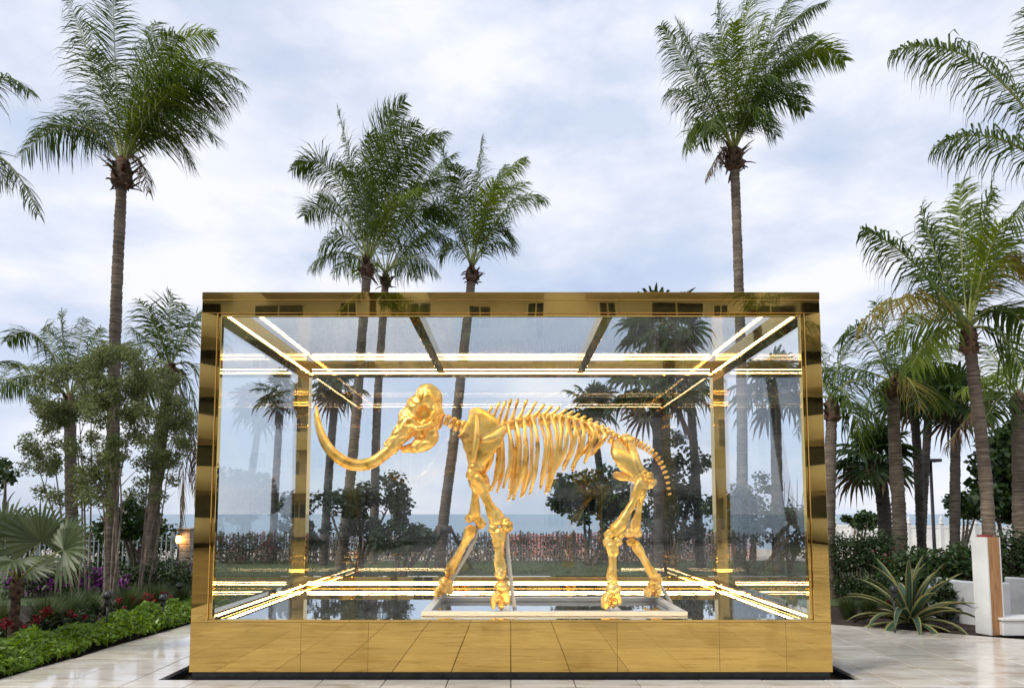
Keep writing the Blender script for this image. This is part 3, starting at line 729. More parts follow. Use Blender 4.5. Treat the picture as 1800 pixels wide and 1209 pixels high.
pb(753,704,0, 0.165,0.24,0.20)             # rounded dome
pb(740,716,0, 0.18,0.22,0.16)
pb(762,730,0, 0.125,0.22,0.19)
pb(724,735,0, 0.16,0.19,0.15)
pb(744,750,0, 0.16,0.16,0.11)
for s_ in (-1,1):
    S.sweep(catmull([W(725,738,YC+s_*0.10), W(705,764,YC+s_*0.12), W(684,790,YC+s_*0.14)],10), lerp_list([0.16,0.12,0.095,0.092],10), lerp_list([0.13,0.11,0.09,0.088],10), ref=(1,0,0), n=14)
    S.sweep(catmull([W(716,752,YC+s_*0.16), W(738,752,YC+s_*0.27), W(762,745,YC+s_*0.22)],10), lerp_list([0.05,0.032,0.03,0.045],10), ref=(0,0,1), n=10)   # cheek arch
    S.blob(W(722,740,YC+s_*0.20), (0.055,0.045,0.055), 2)
    S.blob(W(770,738,YC+s_*0.07), (0.05,0.05,0.05), 2)
    pb(742,768,s_*0.09, 0.09,0.05,0.075)     # cheek teeth
S.sweep(catmull([W(712,755,YC), W(690,785,YC)],5), [0.08,0.07,0.06,0.055,0.05], ref=(1,0,0), n=12)
skull = fuse(S, 0.014, 4, "skull", dents=[(W(745,724,YC-0.22),(0.13,0.2,0.095),0.065),(W(745,724,YC+0.22),(0.13,0.2,0.095),0.065),
                          (W(718,742,YC-0.2),(0.045,0.14,0.04),0.07),(W(718,742,YC+0.2),(0.045,0.14,0.04),0.07),(W(716,735,YC-0.16),(0.05,0.1,0.05),0.03)])
S = MB()
for s_ in (-1,1):
    S.sweep(catmull([W(762,752,YC+s_*0.20), W(758,772,YC+s_*0.20), W(738,784,YC+s_*0.15), W(706,790,YC+s_*0.03)],16), lerp_list([0.045,0.085,0.085,0.07,0.035],16), lerp_list([0.03,0.045,0.055,0.05,0.035],16), ref=(0,0,1), n=12)
    S.blob(W(738,776,YC+s_*0.14), (0.09,0.04,0.04), 2)
fuse(S, 0.016, 3, "lower_jaw", dents=[(W(752,775,YC-0.2),(0.06,0.1,0.05),0.02)])
# tusks: plain gently curved
for s_ in (-1,1):
    pts = [W(700,772,YC+s_*0.13), W(680,795,YC+s_*0.15), W(648,815,YC+s_*0.20), W(612,814,YC+s_*0.26), W(578,788,YC+s_*0.30), W(560,748,YC+s_*0.28), W(556,712,YC+s_*0.24)]
    bone("tusk", pts, [0.060,0.066,0.068,0.068,0.064,0.055,0.038,0.010], n=48, sides=16, lump=0.03, ref=(0,1,0))

# ------------------------------------------------------------------ palms
def frond_mesh(P0, P1, P2, llen, mb_, density=1.0, twist=0.0, droop=0.5, width=0.032, seed=0, bare=0.14, rr=0.026):
    rnd = random.Random(seed)
    n_ = 30; pts = []
    for i in range(n_):
        t = i/(n_-1); pts.append(P0*(1-t)**2 + P1*2*t*(1-t) + P2*t*t)
    Ltot = sum((pts[i+1]-pts[i]).length for i in range(n_-1))
    mb_.sweep(pts, list(np.linspace(rr, 0.004, n_)), list(np.linspace(rr*0.6, 0.003, n_)), n=5, m=1)
    pn = (P1-P0).cross(P2-P1)
    if pn.length < 0.05*Ltot*Ltot*0.1: pn = (P2-P0).cross(Vector((0.2,0.3,1)))
    pn.normalize()
    width *= 0.70; llen *= 1.30; nl = int(max(36, Ltot*27*density)); wind = Vector((0.32,0,0.0)); droop *= 1.35
    Z = Vector((0,0,-1))
    for k in range(nl):
        t = bare + (1-bare)*(k+rnd.random()*0.6)/nl; t = min(t, 0.999)
        f = t*(n_-1); i = min(int(f), n_-2); p = pts[i].lerp(pts[i+1], f-i)
        T_ = (pts[i+1]-pts[i]).normalized()
        S_ = pn - T_*pn.dot(T_); S_.normalize(); S_ = Matrix.Rotation(twist + rnd.uniform(-0.3,0.3) + 0.35*math.sin(t*5+seed), 3, T_) @ S_
        U_ = S_.cross(T_)
        prof = min(1.0, 0.45+2.2*(t-bare)) * (1.0 if t < 0.55 else 1-0.72*((t-0.55)/0.45)**1.3)
        for s_ in (-1, 1):
            if rnd.random() < 0.04: continue
            l = llen*prof*rnd.uniform(0.7,1.2)*(1.0 if rnd.random() > 0.12 else 0.6)
            fwd = 0.35 + 0.75*t + rnd.uniform(-0.22,0.22)
            d = (S_*s_ + T_*fwd + U_*rnd.uniform(-0.16,0.16)).normalized()
            dr = droop*rnd.uniform(0.6,1.4)
            if rnd.random() < 0.07: dr += 0.9
            q0 = p; q1 = p + d*l*0.36 + Z*l*0.06*dr; d2 = (d + Z*dr*0.75 + wind*0.6).normalized(); q2 = q1 + d2*l*0.34; d3 = (d2 + Z*dr*0.9 + wind).normalized(); q3 = q2 + d3*l*0.32
            wv = T_ - d*T_.dot(d)
            if wv.length < 0.01: wv = U_.copy()
            wv.normalize(); wv = (wv + U_*rnd.uniform(-0.5,0.5)).normalized()
            w0 = width*rnd.uniform(0.75,1.15)
            b = len(mb_.v)
            for q, w_ in ((q0,w0*0.55),(q1,w0),(q2,w0*0.72)):
                mb_.v.append(tuple(q-wv*w_*0.5)); mb_.v.append(tuple(q+wv*w_*0.5))
            mb_.v.append(tuple(q3))
            mb_.face([b,b+1,b+3,b+2],0); mb_.face([b+2,b+3,b+5,b+4],0); mb_.face([b+4,b+5,b+6],0)
def fan_mesh(mb_, c, axis, up, r, nseg=26, spread=R(280), droop=0.35, fold=0.28, seed=0, w=None):
    """a fan leaf: c hub, axis forward, up the upper face's normal"""
    rnd = random.Random(seed); axis = axis.normalized(); up = (up - axis*up.dot(axis)).normalized(); side = axis.cross(up)
    w = w or r*0.115
    for k in range(nseg):
        a = -spread/2 + spread*k/(nseg-1)
        d = axis*math.cos(a) + side*math.sin(a); rr = r*(0.72+0.28*math.cos(a*0.5))*rnd.uniform(0.9,1.06)
        sd = -axis*math.sin(a) + side*math.cos(a)
        dz = Vector((0,0,-1)); b = len(mb_.v)
        wv = sd; cup = up*fold
        P = [c, c + d*rr*0.5 + cup*rr*0.12, c + d*rr*0.8 + cup*rr*0.06 + dz*droop*rr*0.12, c + d*rr + dz*droop*rr*rnd.uniform(0.2,0.7)]
        ww = [0.004, w*1.0, w*0.62]
        alt = up*w*0.30*(1 if k%2 else -1)
        for q, w_ in zip(P[:3], ww):
            mb_.v.append(tuple(q-wv*w_*0.5+alt*(w_/w))); mb_.v.append(tuple(q+wv*w_*0.5-alt*(w_/w)))
        mb_.v.append(tuple(P[3]))
        mb_.face([b,b+1,b+3,b+2],0); mb_.face([b+2,b+3,b+5,b+4],0); mb_.face([b+4,b+5,b+6],0)

def trunk_mesh(pts, r0, r1, mb_, ring=0.11, bulge=1.35):
    Lt = sum((Vector(pts[i+1])-Vector(pts[i])).length for i in range(len(pts)-1))
    n_ = max(20, int(Lt/ring)*2); P = catmull(pts, n_); rad = []
    for i in range(n_):
        t = i/(n_-1); r = r0 + (r1-r0)*t
        if t*Lt < 0.7: r *= 1 + (bulge-1)*(1-t*Lt/0.7)**2
        r *= (1.045 if i%2 else 0.965)*random.uniform(0.97,1.03); rad.append(r)
    mb_.sweep(P, rad, ref=(1,0,0), n=12, lump=0.10)
    return P
def crown_boots(tree, top, r, h, n_=16, seed=0, big=1.0):
    """ragged fibre and cut leaf bases under the crown"""
    rnd = random.Random(seed); b = MB()
    b.sweep(catmull([top-Vector((0,0,h*0.9)), top-Vector((0,0,h*0.45)), top+Vector((0,0,h*0.25)), top+Vector((0,0,h*0.7))],10), lerp_list([r*1.0,r*1.28*big,r*1.3*big,r*0.9*big,r*0.35],10), ref=(1,0,0), n=12, lump=0.5)
    for k in range(n_):
        a = k*2.4 + rnd.random(); z = -h*0.8 + h*1.2*k/n_
        o = Vector((math.cos(a), math.sin(a), 0)); p = top + Vector((0,0,z)) + o*r*1.1
        l = rnd.uniform(0.15,0.34)*(r/0.13)*big; p = p + o*r*(big-1)*0.9; e = p + o*l*0.75 + Vector((0,0,l*rnd.uniform(-0.5,0.8)))
        b.sweep([p, p.lerp(e,0.6)+Vector((0,0,0.02)), e], [r*0.42, r*0.30, r*0.12], [r*0.14,r*0.09,r*0.04], ref=o.cross(Vector((0,0,1))), n=6, lump=0.3)
    b.build("leaf_bases", M['fibre'], tree)
def coconut(label, trunk_pts, r0, r1, fronds, Yc, llen=0.62, group="coconut palms around the case", scale=1.0, rand=0, rlen=2.4, seed=0, boots=True, width=0.032, lit=0.15, dens=1.0, yellow=(), extra_mats=None, rand_az=None):
    tp = [Vector(p) for p in trunk_pts]
    tree = thing("coconut_palm", label, "palm tree", (tp[0].x, tp[0].y, max(tp[0].z, -0.2)), group)
    b = MB(); trunk_mesh(tp, r0, r1, b); b.build("trunk", M['trunk'], tree)
    top = tp[-1]; rnd = random.Random(seed+11)
    if boots: crown_boots(tree, top, r1, 0.34*scale*(1.3 if seed in (1,5) else 1), 28 if seed in (1,5) else 16, seed, 1.65 if seed in (1,5) else 1.15)
    specs = []
    for k, f in enumerate(fronds):
        (cx_, cy_), (tx, ty), dep = f[0], f[1], f[2]; opt = f[3] if len(f) > 3 else {}
        specs.append((W(cx_, cy_, Yc+dep*0.55), W(tx, ty, Yc+dep), opt))
    for k in range(rand):
        az = (k*2.399 + rnd.uniform(-0.3,0.3)) if rand_az is None else rnd.uniform(*rand_az); el = R(rnd.uniform(-25, 78)); Lr = rlen*rnd.uniform(0.82,1.12)
        hd = Vector((math.cos(az), math.sin(az), 0))
        c = top + (hd*math.cos(el) + Vector((0,0,math.sin(el))))*Lr*0.55
        t = top + hd*Lr*(0.42+0.5*math.cos(el)) + Vector((0,0,Lr*(math.sin(el)*0.82-0.30)))
        specs.append((c, t, {}))
    for k, (c, t, opt) in enumerate(specs):
        m_ = MB(); h0 = top + Vector((0,0,0.12*scale)) + (c-top).normalized()*0.05
        frond_mesh(h0, c, t, llen*opt.get('ll',1.0), m_, density=dens, twist=opt.get('tw', rnd.uniform(-0.7,0.7)), droop=opt.get('dr', rnd.uniform(0.35,0.9)), width=width, seed=seed*100+k)
        mm = M[opt['m']] if 'm' in opt else (M['frond_lit'] if rnd.random() < lit else M['frond'])
        m_.build("frond", [mm, M['rachis']], tree)
    return tree

# tall palm left of the case
coconut("tall coconut palm left of the case, its crown high above the shrubs", [ground_at(193,13,-0.1), W(197,900,13), W(201,640,13), W(207,470,13), W(215,300,13)], 0.118, 0.094,
  [((185,170),(116,-14),0.4,dict(dr=0.6,tw=0.9)), ((200,130),(199,-30),0.2,dict(dr=0.35)), ((245,60),(405,120),-0.9,dict(m='frond_lit',dr=0.4,tw=0.5)), ((300,50),(432,150),0.7,{}),
   ((310,150),(382,250),0.4,{}), ((270,40),(375,62),1.0,{}), ((140,160),(36,275),0.0,dict(dr=1.3)), ((120,190),(62,235),0.9,{}), ((165,220),(120,170),0.8,{}), ((290,210),(345,235),0.9,{}),
   ((235,110),(275,40),1.2,{}), ((300,110),(400,190),-0.5,dict(dr=0.7)), ((260,180),(320,150),-1.2,{}), ((210,170),(165,90),-0.8,{}), ((250,120),(330,95),-1.5,dict(dr=0.8)), ((280,90),(350,160),1.6,{}), ((200,180),(150,240),1.5,{}), ((300,130),(370,130),-1.1,dict(dr=0.9)), ((270,130),(385,215),-0.9,dict(dr=0.8)), ((240,100),(310,60),-0.6,{}), ((290,180),(340,290),0.1,dict(dr=0.8)), ((320,100),(425,165),-0.4,dict(dr=0.8)), ((250,250),(262,340),-0.3,dict(m='frond_dead',dr=1.3,ll=0.6))],
  13, llen=0.66, seed=1, lit=0.12, dens=1.15)
# two palms just left of centre and one right of them
coconut("coconut palm with ragged crown, the left one of the cluster behind the case", [ground_at(598,20,-0.1), W(605,940,20), W(622,780,20), W(634,620,20), W(646,470,20)], 0.165, 0.13,
  [((590,230),(514,300),0.0,dict(dr=0.8,tw=0.8)), ((630,330),(594,192),0.3,{}), ((640,240),(712,178),0.5,dict(dr=0.3)), ((690,260),(765,238),0.8,{}), ((700,260),(785,232),-0.5,{}),
   ((590,330),(535,380),0.8,{}), ((720,330),(800,385),0.4,{}), ((600,380),(560,440),-0.8,{}), ((640,300),(650,235),-1.6,dict(dr=0.6)), ((670,280),(690,195),1.2,{}), ((650,330),(620,290),-2.0,{}),
   ((690,340),(740,330),-1.6,{}), ((610,260),(600,300),1.8,{}), ((720,300),(770,320),1.4,{}), ((590,420),(545,470),0.3,dict(dr=0.9)), ((660,260),(735,215),-1.0,{})],
  20, llen=0.78, seed=2, width=0.042)
coconut("coconut palm half hidden behind its neighbour in the cluster left of centre", [ground_at(655,22.5,-0.1), W(658,900,22.5), W(664,700,22.5), W(678,490,22.5)], 0.16, 0.125,
  [((740,380),(795,425),0.0,dict(dr=1.0)), ((720,420),(770,485),-0.6,dict(dr=1.0)), ((640,420),(585,480),0.4,{}), ((700,360),(745,300),0.5,{}), ((660,360),(640,300),0.5,{}), ((760,330),(835,350),0.2,{}),
   ((740,300),(800,270),0.9,{}), ((700,440),(735,490),-1.4,{}), ((650,440),(630,490),-1.2,{}), ((690,350),(700,270),1.4,{}), ((620,350),(560,350),1.2,{}), ((740,400),(800,380),1.3,{})],
  22.5, llen=0.80, seed=3, width=0.045)
coconut("coconut palm leaning right behind the case, propped by timber braces", [ground_at(772,20,-0.1), W(779,920,20), W(797,780,20), W(815,620,20), W(830,480,20)], 0.165, 0.13,
  [((895,310),(962,352),0.0,dict(dr=1.0,tw=0.6)), ((850,310),(925,280),0.3,{}), ((835,330),(848,240),0.0,{}), ((800,330),(772,248),0.2,{}), ((860,330),(890,290),1.2,{}), ((880,350),(905,430),-0.5,dict(dr=0.9)),
   ((790,340),(745,370),0.2,{}), ((820,330),(800,290),-1.5,{}), ((850,350),(870,320),-1.6,dict(m='frond_lit')), ((790,330),(765,300),1.5,{}), ((870,400),(900,440),0.8,{}), ((800,400),(770,450),-0.3,{}), ((850,330),(930,320),1.5,{})],
  20, llen=0.70, seed=4, width=0.042)
# tall palm on the right behind the case
coconut("tallest coconut palm, rising behind the right end of the case", [ground_at(1300,17,-0.1), W(1304,900,17), W(1304,700,17), W(1298,480,17), W(1291,275,17)], 0.145, 0.112,
  [((1220,130),(1162,45),0.2,dict(dr=0.7,tw=0.9)), ((1235,120),(1190,35),0.8,dict(dr=0.6)), ((1215,170),(1210,265),0.1,dict(dr=1.0)), ((1380,30),(1485,108),0.1,{}), ((1340,40),(1452,5),0.5,{}), ((1340,70),(1400,-15),0.9,{}),
   ((1290,60),(1335,-40),0.0,{}), ((1270,110),(1262,-10),-0.4,{}), ((1360,110),(1415,195),0.3,{}), ((1330,170),(1365,240),0.2,{}), ((1225,150),(1175,160),-0.4,dict(dr=0.8)), ((1280,120),(1290,40),-1.4,dict(m='frond_lit')),
   ((1350,80),(1430,60),-0.8,{}), ((1260,100),(1240,60),1.4,{}), ((1320,100),(1370,140),-1.2,dict(dr=0.8)), ((1240,200),(1230,255),0.8,{}), ((1330,120),(1400,110),1.5,{}), ((1340,130),(1420,150),-1.0,dict(dr=0.9)), ((1310,110),(1345,30),-1.0,{}), ((1320,150),(1350,210),-1.2,dict(dr=0.9)), ((1360,70),(1455,90),0.9,{}), ((1250,170),(1250,230),-0.9,dict(dr=0.9)), ((1265,250),(1240,320),-0.2,dict(m='frond_dead',dr=1.3,ll=0.6))],
  17, llen=0.72, seed=5, width=0.042, dens=1.1)
# palm in the timber sleeve
coconut("coconut palm growing out of the timber sleeve at the right", [ground_at(1741,9.35,-0.05), W(1738,930,9.35), W(1728,800,9.35), W(1714,680,9.35), W(1702,592,9.35)], 0.082, 0.075,
  [((1600,430),(1517,404),0.1,dict(dr=1.3,tw=0.5)), ((1645,470),(1620,362),0.2,{}), ((1685,420),(1688,322),0.5,dict(m='frond_lit')), ((1715,420),(1745,330),0.1,dict(m='frond_lit')), ((1755,400),(1800,470),-0.2,dict(m='frond_yellow',dr=1.0)),
   ((1765,490),(1815,600),0.2,{}), ((1600,470),(1508,575),-0.9,dict(m='frond_yellow',dr=1.1)), ((1660,470),(1640,400),1.0,{}), ((1740,460),(1775,430),1.0,{}), ((1640,560),(1600,650),-0.6,dict(m='frond_lit',dr=1.0)), ((1770,560),(1810,680),-0.4,dict(dr=1.0)),
   ((1730,440),(1765,390),-0.8,dict(m='frond_lit')), ((1660,500),(1610,480),-0.9,{}), ((1700,440),(1715,360),1.1,{}), ((1650,540),(1560,600),0.6,{}), ((1750,520),(1790,560),0.8,{})],
  9.35, llen=0.52, seed=6, width=0.036, lit=0.25, scale=0.8, dens=1.35)
# big fronds at the right edge from a palm just out of the frame
coconut("coconut palm beyond the right edge with long fronds arching into the sky", [ground_at(1960,8.6,-0.05), W(1950,800,8.6), W(1930,560,8.6), W(1895,360,8.6)], 0.13, 0.11,
  [((1740,30),(1567,92),-0.1,dict(dr=1.4,tw=0.35)), ((1750,190),(1640,262),0.2,dict(dr=1.3,tw=0.3)), ((1840,120),(1810,10),0.5,{}), ((1830,300),(1775,400),0.0,dict(dr=1.2)), ((1980,150),(2080,150),0.3,{}), ((2000,280),(2090,360),0.0,{}), ((1910,150),(1940,40),-0.6,{}), ((1950,200),(2000,60),0.9,{})],
  8.6, llen=0.54, seed=7, dens=1.25, width=0.034, lit=0.05, group="coconut palms around the case")
# left edge palm
coconut("coconut palm beyond the left edge, only two frond tips in view", [ground_at(-130,11,-0.05), W(-125,700,11), W(-115,450,11), W(-105,270,11)], 0.14, 0.12,
  [((-10,80),(55,165),0.0,dict(dr=0.9,tw=0.5)), ((10,230),(68,378),0.0,dict(dr=1.0)), ((-60,120),(-20,60),0.5,{}), ((-180,120),(-240,150),0.3,{}), ((-110,120),(-120,20),0.2,{}), ((-190,240),(-240,340),0.0,{}), ((-20,250),(15,330),0.6,{})],
  11, llen=0.50, seed=8, lit=0.05)
# palms low on the left
coconut("short coconut palm behind the grey green shrub at the far left", [ground_at(128,15,-0.1), W(126,900,15), W(122,710,15)], 0.13, 0.11,
  [((70,540),(12,600),0.2,dict(dr=0.8)), ((110,610),(108,545),0.0,{}), ((155,620),(178,575),0.2,{}), ((50,620),(-10,700),0.0,dict(dr=1.1)), ((90,600),(80,570),1.0,{}), ((190,600),(240,640),0.6,{}), ((170,630),(225,600),0.2,{}), ((140,600),(150,560),1.2,{}), ((60,640),(20,640),0.8,{})],
  15, llen=0.56, seed=9, lit=0.05, width=0.04)
coconut("dark coconut palm with hanging dead fronds beside the left end of the case", [ground_at(262,15.5,-0.1), W(268,920,15.5), W(280,800,15.5), W(300,655,15.5)], 0.145, 0.12,
  [((280,570),(244,527),0.0,{}), ((296,580),(300,515),0.3,{}), ((325,580),(352,548),0.2,{}), ((255,610),(222,660),0.4,{}), ((340,620),(370,680),0.3,{}), ((330,760),(318,925),-0.4,dict(m='frond_dead',dr=1.4)), ((350,740),(348,880),0.2,dict(m='frond_dead',dr=1.4)),
   ((270,600),(235,580),1.0,{}), ((310,590),(330,540),1.2,{}), ((340,650),(350,760),0.0,dict(dr=1.2)), ((280,590),(265,555),-1.0,{}), ((250,650),(230,740),0.2,dict(dr=1.1))],
  15.5, llen=0.66, seed=10, lit=0.0, width=0.04)
coconut("low coconut palm cut by the left edge behind the fan palm", [ground_at(-60,14,-0.1), W(-55,800,14), W(-50,700,14)], 0.13, 0.11,
  [((10,640),(62,700),0.0,dict(dr=1.0)), ((-20,620),(30,640),0.6,{}), ((-50,600),(-40,560),0.2,{}), ((-90,640),(-120,680),0.0,{})], 14, llen=0.5, seed=11, lit=0.0)
# palms low on the right
coconut("coconut palm with an arching crown right of the case, in front of the white fence", [ground_at(1584,15.5,-0.1), W(1581,920,15.5), W(1574,800,15.5), W(1568,680,15.5)], 0.16, 0.12,
  [((1520,540),(1478,592),0.0,dict(dr=1.0)), ((1510,640),(1440,650),0.3,dict(dr=0.9)), ((1560,590),(1540,530),0.3,{}), ((1610,600),(1645,580),0.2,{}), ((1620,600),(1690,660),-0.2,dict(dr=1.0)), ((1600,640),(1620,720),-0.8,dict(m='frond_yellow')),
   ((1540,660),(1500,760),-0.3,dict(dr=1.1)), ((1620,650),(1660,720),0.6,{}), ((1580,590),(1600,545),1.0,{}), ((1550,620),(1530,640),-1.4,{}), ((1640,590),(1700,610),0.8,{})],
  15.5, llen=0.68, seed=12, lit=0.15, width=0.042)
coconut("dark coconut palm tucked behind the right end of the case", [ground_at(1458,13.5,-0.1), W(1458,900,13.5), W(1462,715,13.5)], 0.12, 0.10,
  [((1440,650),(1410,640),0.3,{}), ((1500,640),(1550,690),0.0,dict(dr=1.0)), ((1490,680),(1520,790),-0.2,dict(dr=1.1)), ((1470,640),(1490,600),0.4,{}), ((1430,680),(1400,760),0.4,{}), ((1480,660),(1500,720),-1.0,{}), ((1450,640),(1440,600),1.0,{}), ((1500,700),(1550,740),0.5,{})],
  13.5, llen=0.58, seed=13, lit=0.1, width=0.04)
coconut("coconut palm at the right edge with broad green fronds over the sea grape", [ground_at(1795,14,-0.1), W(1793,860,14), W(1790,705,14)], 0.15, 0.12,
  [((1740,640),(1690,690),0.0,dict(m='frond_lit',dr=0.8)), ((1730,680),(1660,790),0.2,dict(m='frond_dead',dr=1.0)), ((1780,600),(1770,540),0.3,dict(m='frond_lit')), ((1820,620),(1840,560),0.3,{}), ((1750,620),(1720,600),1.0,{}), ((1760,680),(1730,740),-0.8,{}), ((1830,680),(1860,760),0,{}), ((1760,640),(1740,660),-1.4,dict(m='frond_lit'))],
  14, llen=0.62, seed=14, lit=0.3, width=0.04)

def sabal(label, trunk_pts, r, n_leaves, leafr, pet, seed, mat='fan', nseg=20, group="fan palms behind the case"):
    tp = [Vector(p) for p in trunk_pts]; rnd = random.Random(seed)
    tree = thing("fan_palm", label, "palm tree", (tp[0].x, tp[0].y, tp[0].z), group)
    b = MB(); trunk_mesh(tp, r, r*0.9, b, bulge=1.15); b.build("trunk", M['trunk_dark'], tree)
    top = tp[-1]; crown_boots(tree, top, r*0.9, 0.4, 14, seed)
    for k in range(n_leaves):
        az = k*2.399 + rnd.uniform(-0.3,0.3); el = R(80 - 125*(k+0.5)/n_leaves + rnd.uniform(-10,10))
        d = Vector((math.cos(az)*math.cos(el), math.sin(az)*math.cos(el), math.sin(el)))
        L_ = pet*rnd.uniform(0.8,1.15); hub = top + Vector((0,0,0.15)) + d*L_ + Vector((0,0,-0.10*L_))
        m_ = MB(); m_.sweep(catmull([top+Vector((0,0,0.1)), top+Vector((0,0,0.15))+d*L_*0.5, hub],6), lerp_list([0.022,0.014,0.010],6), n=5, m=1)
        ax = (d + Vector((0,0,-0.35))).normalized(); upv = Vector((0,0,1)) if abs(ax.z) < 0.9 else Vector((-math.cos(az),-math.sin(az),0))
        fan_mesh(m_, hub, ax, upv + Vector((rnd.uniform(-.4,.4),rnd.uniform(-.4,.4),0)), leafr*rnd.uniform(0.85,1.1), nseg=nseg, droop=rnd.uniform(0.5,1.1), seed=seed*50+k)
        m_.build("fan_leaf", [M[mat] if k < n_leaves*0.86 else M['frond_dead'], M['rachis']], tree)
    return tree
def tp_(px0, px1, py1, Y, lean=0): return [ground_at(px0,Y,-0.1), W((px0+px1)/2+lean, (950+py1)/2, Y), W(px1, py1, Y)]
sabal("large dark fan palm behind the skeleton's hips", tp_(1160,1155,690,18.5), 0.16, 22, 0.85, 0.8, 21)
sabal("fan palm seen beside the rear right post of the case", tp_(1232,1212,690,21), 0.14, 14, 0.7, 0.6, 22)
sabal("fan palm seen through the right hand glass pane", tp_(1368,1362,692,19), 0.16, 20, 0.8, 0.7, 23)
sabal("thin leaning fan palm above the sea grape tree behind the case", [ground_at(1062,25,-0.1), W(1058,860,25), W(1040,722,25)], 0.14, 16, 0.75, 0.6, 24)
sabal("slim fan palm seen through the left hand glass pane", tp_(478,494,700,23), 0.13, 15, 0.6, 0.5, 25)
sabal("fan palm between the left rear post and the cluster of coconut trunks", tp_(568,590,690,22), 0.14, 16, 0.65, 0.55, 26)
sabal("small fan palm with drooping leaves behind the white fence", [ground_at(1560,21,-0.1), W(1552,880,21), W(1538,812,21)], 0.20, 24, 0.8, 0.7, 27)
sabal("left of the two slim fan palms between fence and lamp post", tp_(1622,1606,700,22), 0.14, 20, 0.8, 0.7, 28)
sabal("right of the two slim fan palms between fence and lamp post", tp_(1618,1634,705,24), 0.14, 20, 0.8, 0.7, 29)
sabal("fan palm behind the sleeve palm at the right", tp_(1678,1680,715,20), 0.14, 20, 0.8, 0.7, 30)
sabal("fan palm whose crown tip shows above the case roof", tp_(1175,1165,585,24), 0.18, 24, 1.0, 0.9, 31)

# braces on the leaning palm
base = ground_at(772,20,-0.05)
br = thing("tree_brace", "timber braces propping the leaning palm behind the case", "tree brace", (base.x, base.y, -0.02))
for a in (0.6, 2.6, 4.4):
    MB().tube(base+Vector((math.cos(a)*1.1, math.sin(a)*1.1, 0.03)), W(780,925,20)+Vector((math.cos(a)*0.2,math.sin(a)*0.2,0)), 0.05, n=6, sm=False).build("brace", M['brace'], br)
MB().sweep([W(780,931,20)-Vector((0,0,0.1)), W(780,931,20)+Vector((0,0,0.12))], [0.24,0.24], n=12, ref=(1,0,0)).build("collar", M['brace'], br)

# ------------------------------------------------------------------ leafy trees and shrubs
def leaf_quads(centers, radii, n_, size, aspect=0.5, up=0.5, jitter=0.3, rng=RNG, shell=0.0):
    """n_ leaves spread over clumps; each a folded diamond-ish quad"""
    centers = np.asarray(centers, float); radii = np.asarray(radii, float)
    k = rng.choice(len(centers), n_, p=(radii**2)/np.sum(radii**2))
    d = rng.normal(size=(n_,3)); d /= np.linalg.norm(d,axis=1,keepdims=True)
    rr = rng.uniform(shell,1,n_)**0.5
    p = centers[k] + d*(rr*radii[k])[:,None]*np.array([1,1,0.85])
    nrm = rng.normal(size=(n_,3))*0.8 + d*0.5 + np.array([0,0,up]); nrm /= np.linalg.norm(nrm,axis=1,keepdims=True)
    a = rng.normal(size=(n_,3)) + d*0.6; a -= nrm*np.sum(a*nrm,1,keepdims=True); a /= np.linalg.norm(a,axis=1,keepdims=True)
    b = np.cross(nrm,a); L_ = (size*rng.uniform(1-jitter,1+jitter,n_))[:,None]; Wd = L_*aspect
    q = np.stack([p-a*L_*0.5, p+b*Wd*0.5+nrm*L_*0.06, p+a*L_*0.5-nrm*L_*0.08, p-b*Wd*0.5+nrm*L_*0.06],1)
    return q
def branchy(tree, base, tops, r0, mat, parts_name="stem"):
    for i, t in enumerate(tops):
        t = Vector(t); b0 = Vector(base) + Vector((random.uniform(-.1,.1), random.uniform(-.1,.1), 0))
        mid = b0.lerp(t,0.5) + Vector((random.uniform(-.12,.12), random.uniform(-.12,.12), 0.08))
        m_ = MB(); P = catmull([b0, mid, t], 14); m_.sweep(P, lerp_list([r0, r0*0.7, r0*0.3],14), n=7, lump=0.2, seed=i)
        for k in range(4):
            q = P[6+2*k]; e = q + Vector((random.uniform(-.5,.5), random.uniform(-.5,.5), random.uniform(0.15,0.6)))*(0.7*(t-b0).length/2.5)
            m_.sweep(catmull([q, q.lerp(e,0.5)+Vector((0,0,0.05)), e],6), lerp_list([r0*0.4,r0*0.12],6), n=5)
        m_.build(parts_name, mat, tree)
def bush(name, label, cat, base, clumps, n_, size, leafm, aspect=0.5, stems=(), stem_r=0.03, group=None, up=0.5, shell=0.0, extra=None, stem_mat='bark'):
    tree = thing(name, label, cat, base, group)
    cs = [c[0] for c in clumps]; rs = [c[1] for c in clumps]
    q = leaf_quads(cs, rs, n_, size, aspect, up, shell=shell)
    if extra is not None:
        m2, frac = extra; idx = (RNG.random(len(q)) < frac).astype(int); o = mesh_quads("crown", q, [M[leafm], M[m2]], tree, mat_idx=idx)
    else: o = mesh_quads("crown", q, M[leafm], tree)
    if stems: branchy(tree, base, stems, stem_r, M[stem_mat])
    return tree
def clump_pix(cx_, cy_, rx, ry, Y, ryd, k, r, rng=random):
    out = []
    for _ in range(k):
        while True:
            a, b = rng.uniform(-1,1), rng.uniform(-1,1)
            if a*a+b*b < 1: break
        out.append((W(cx_+a*rx, cy_+b*ry, Y+rng.uniform(-ryd,ryd)), r*rng.uniform(0.6,1.25)))
    return out
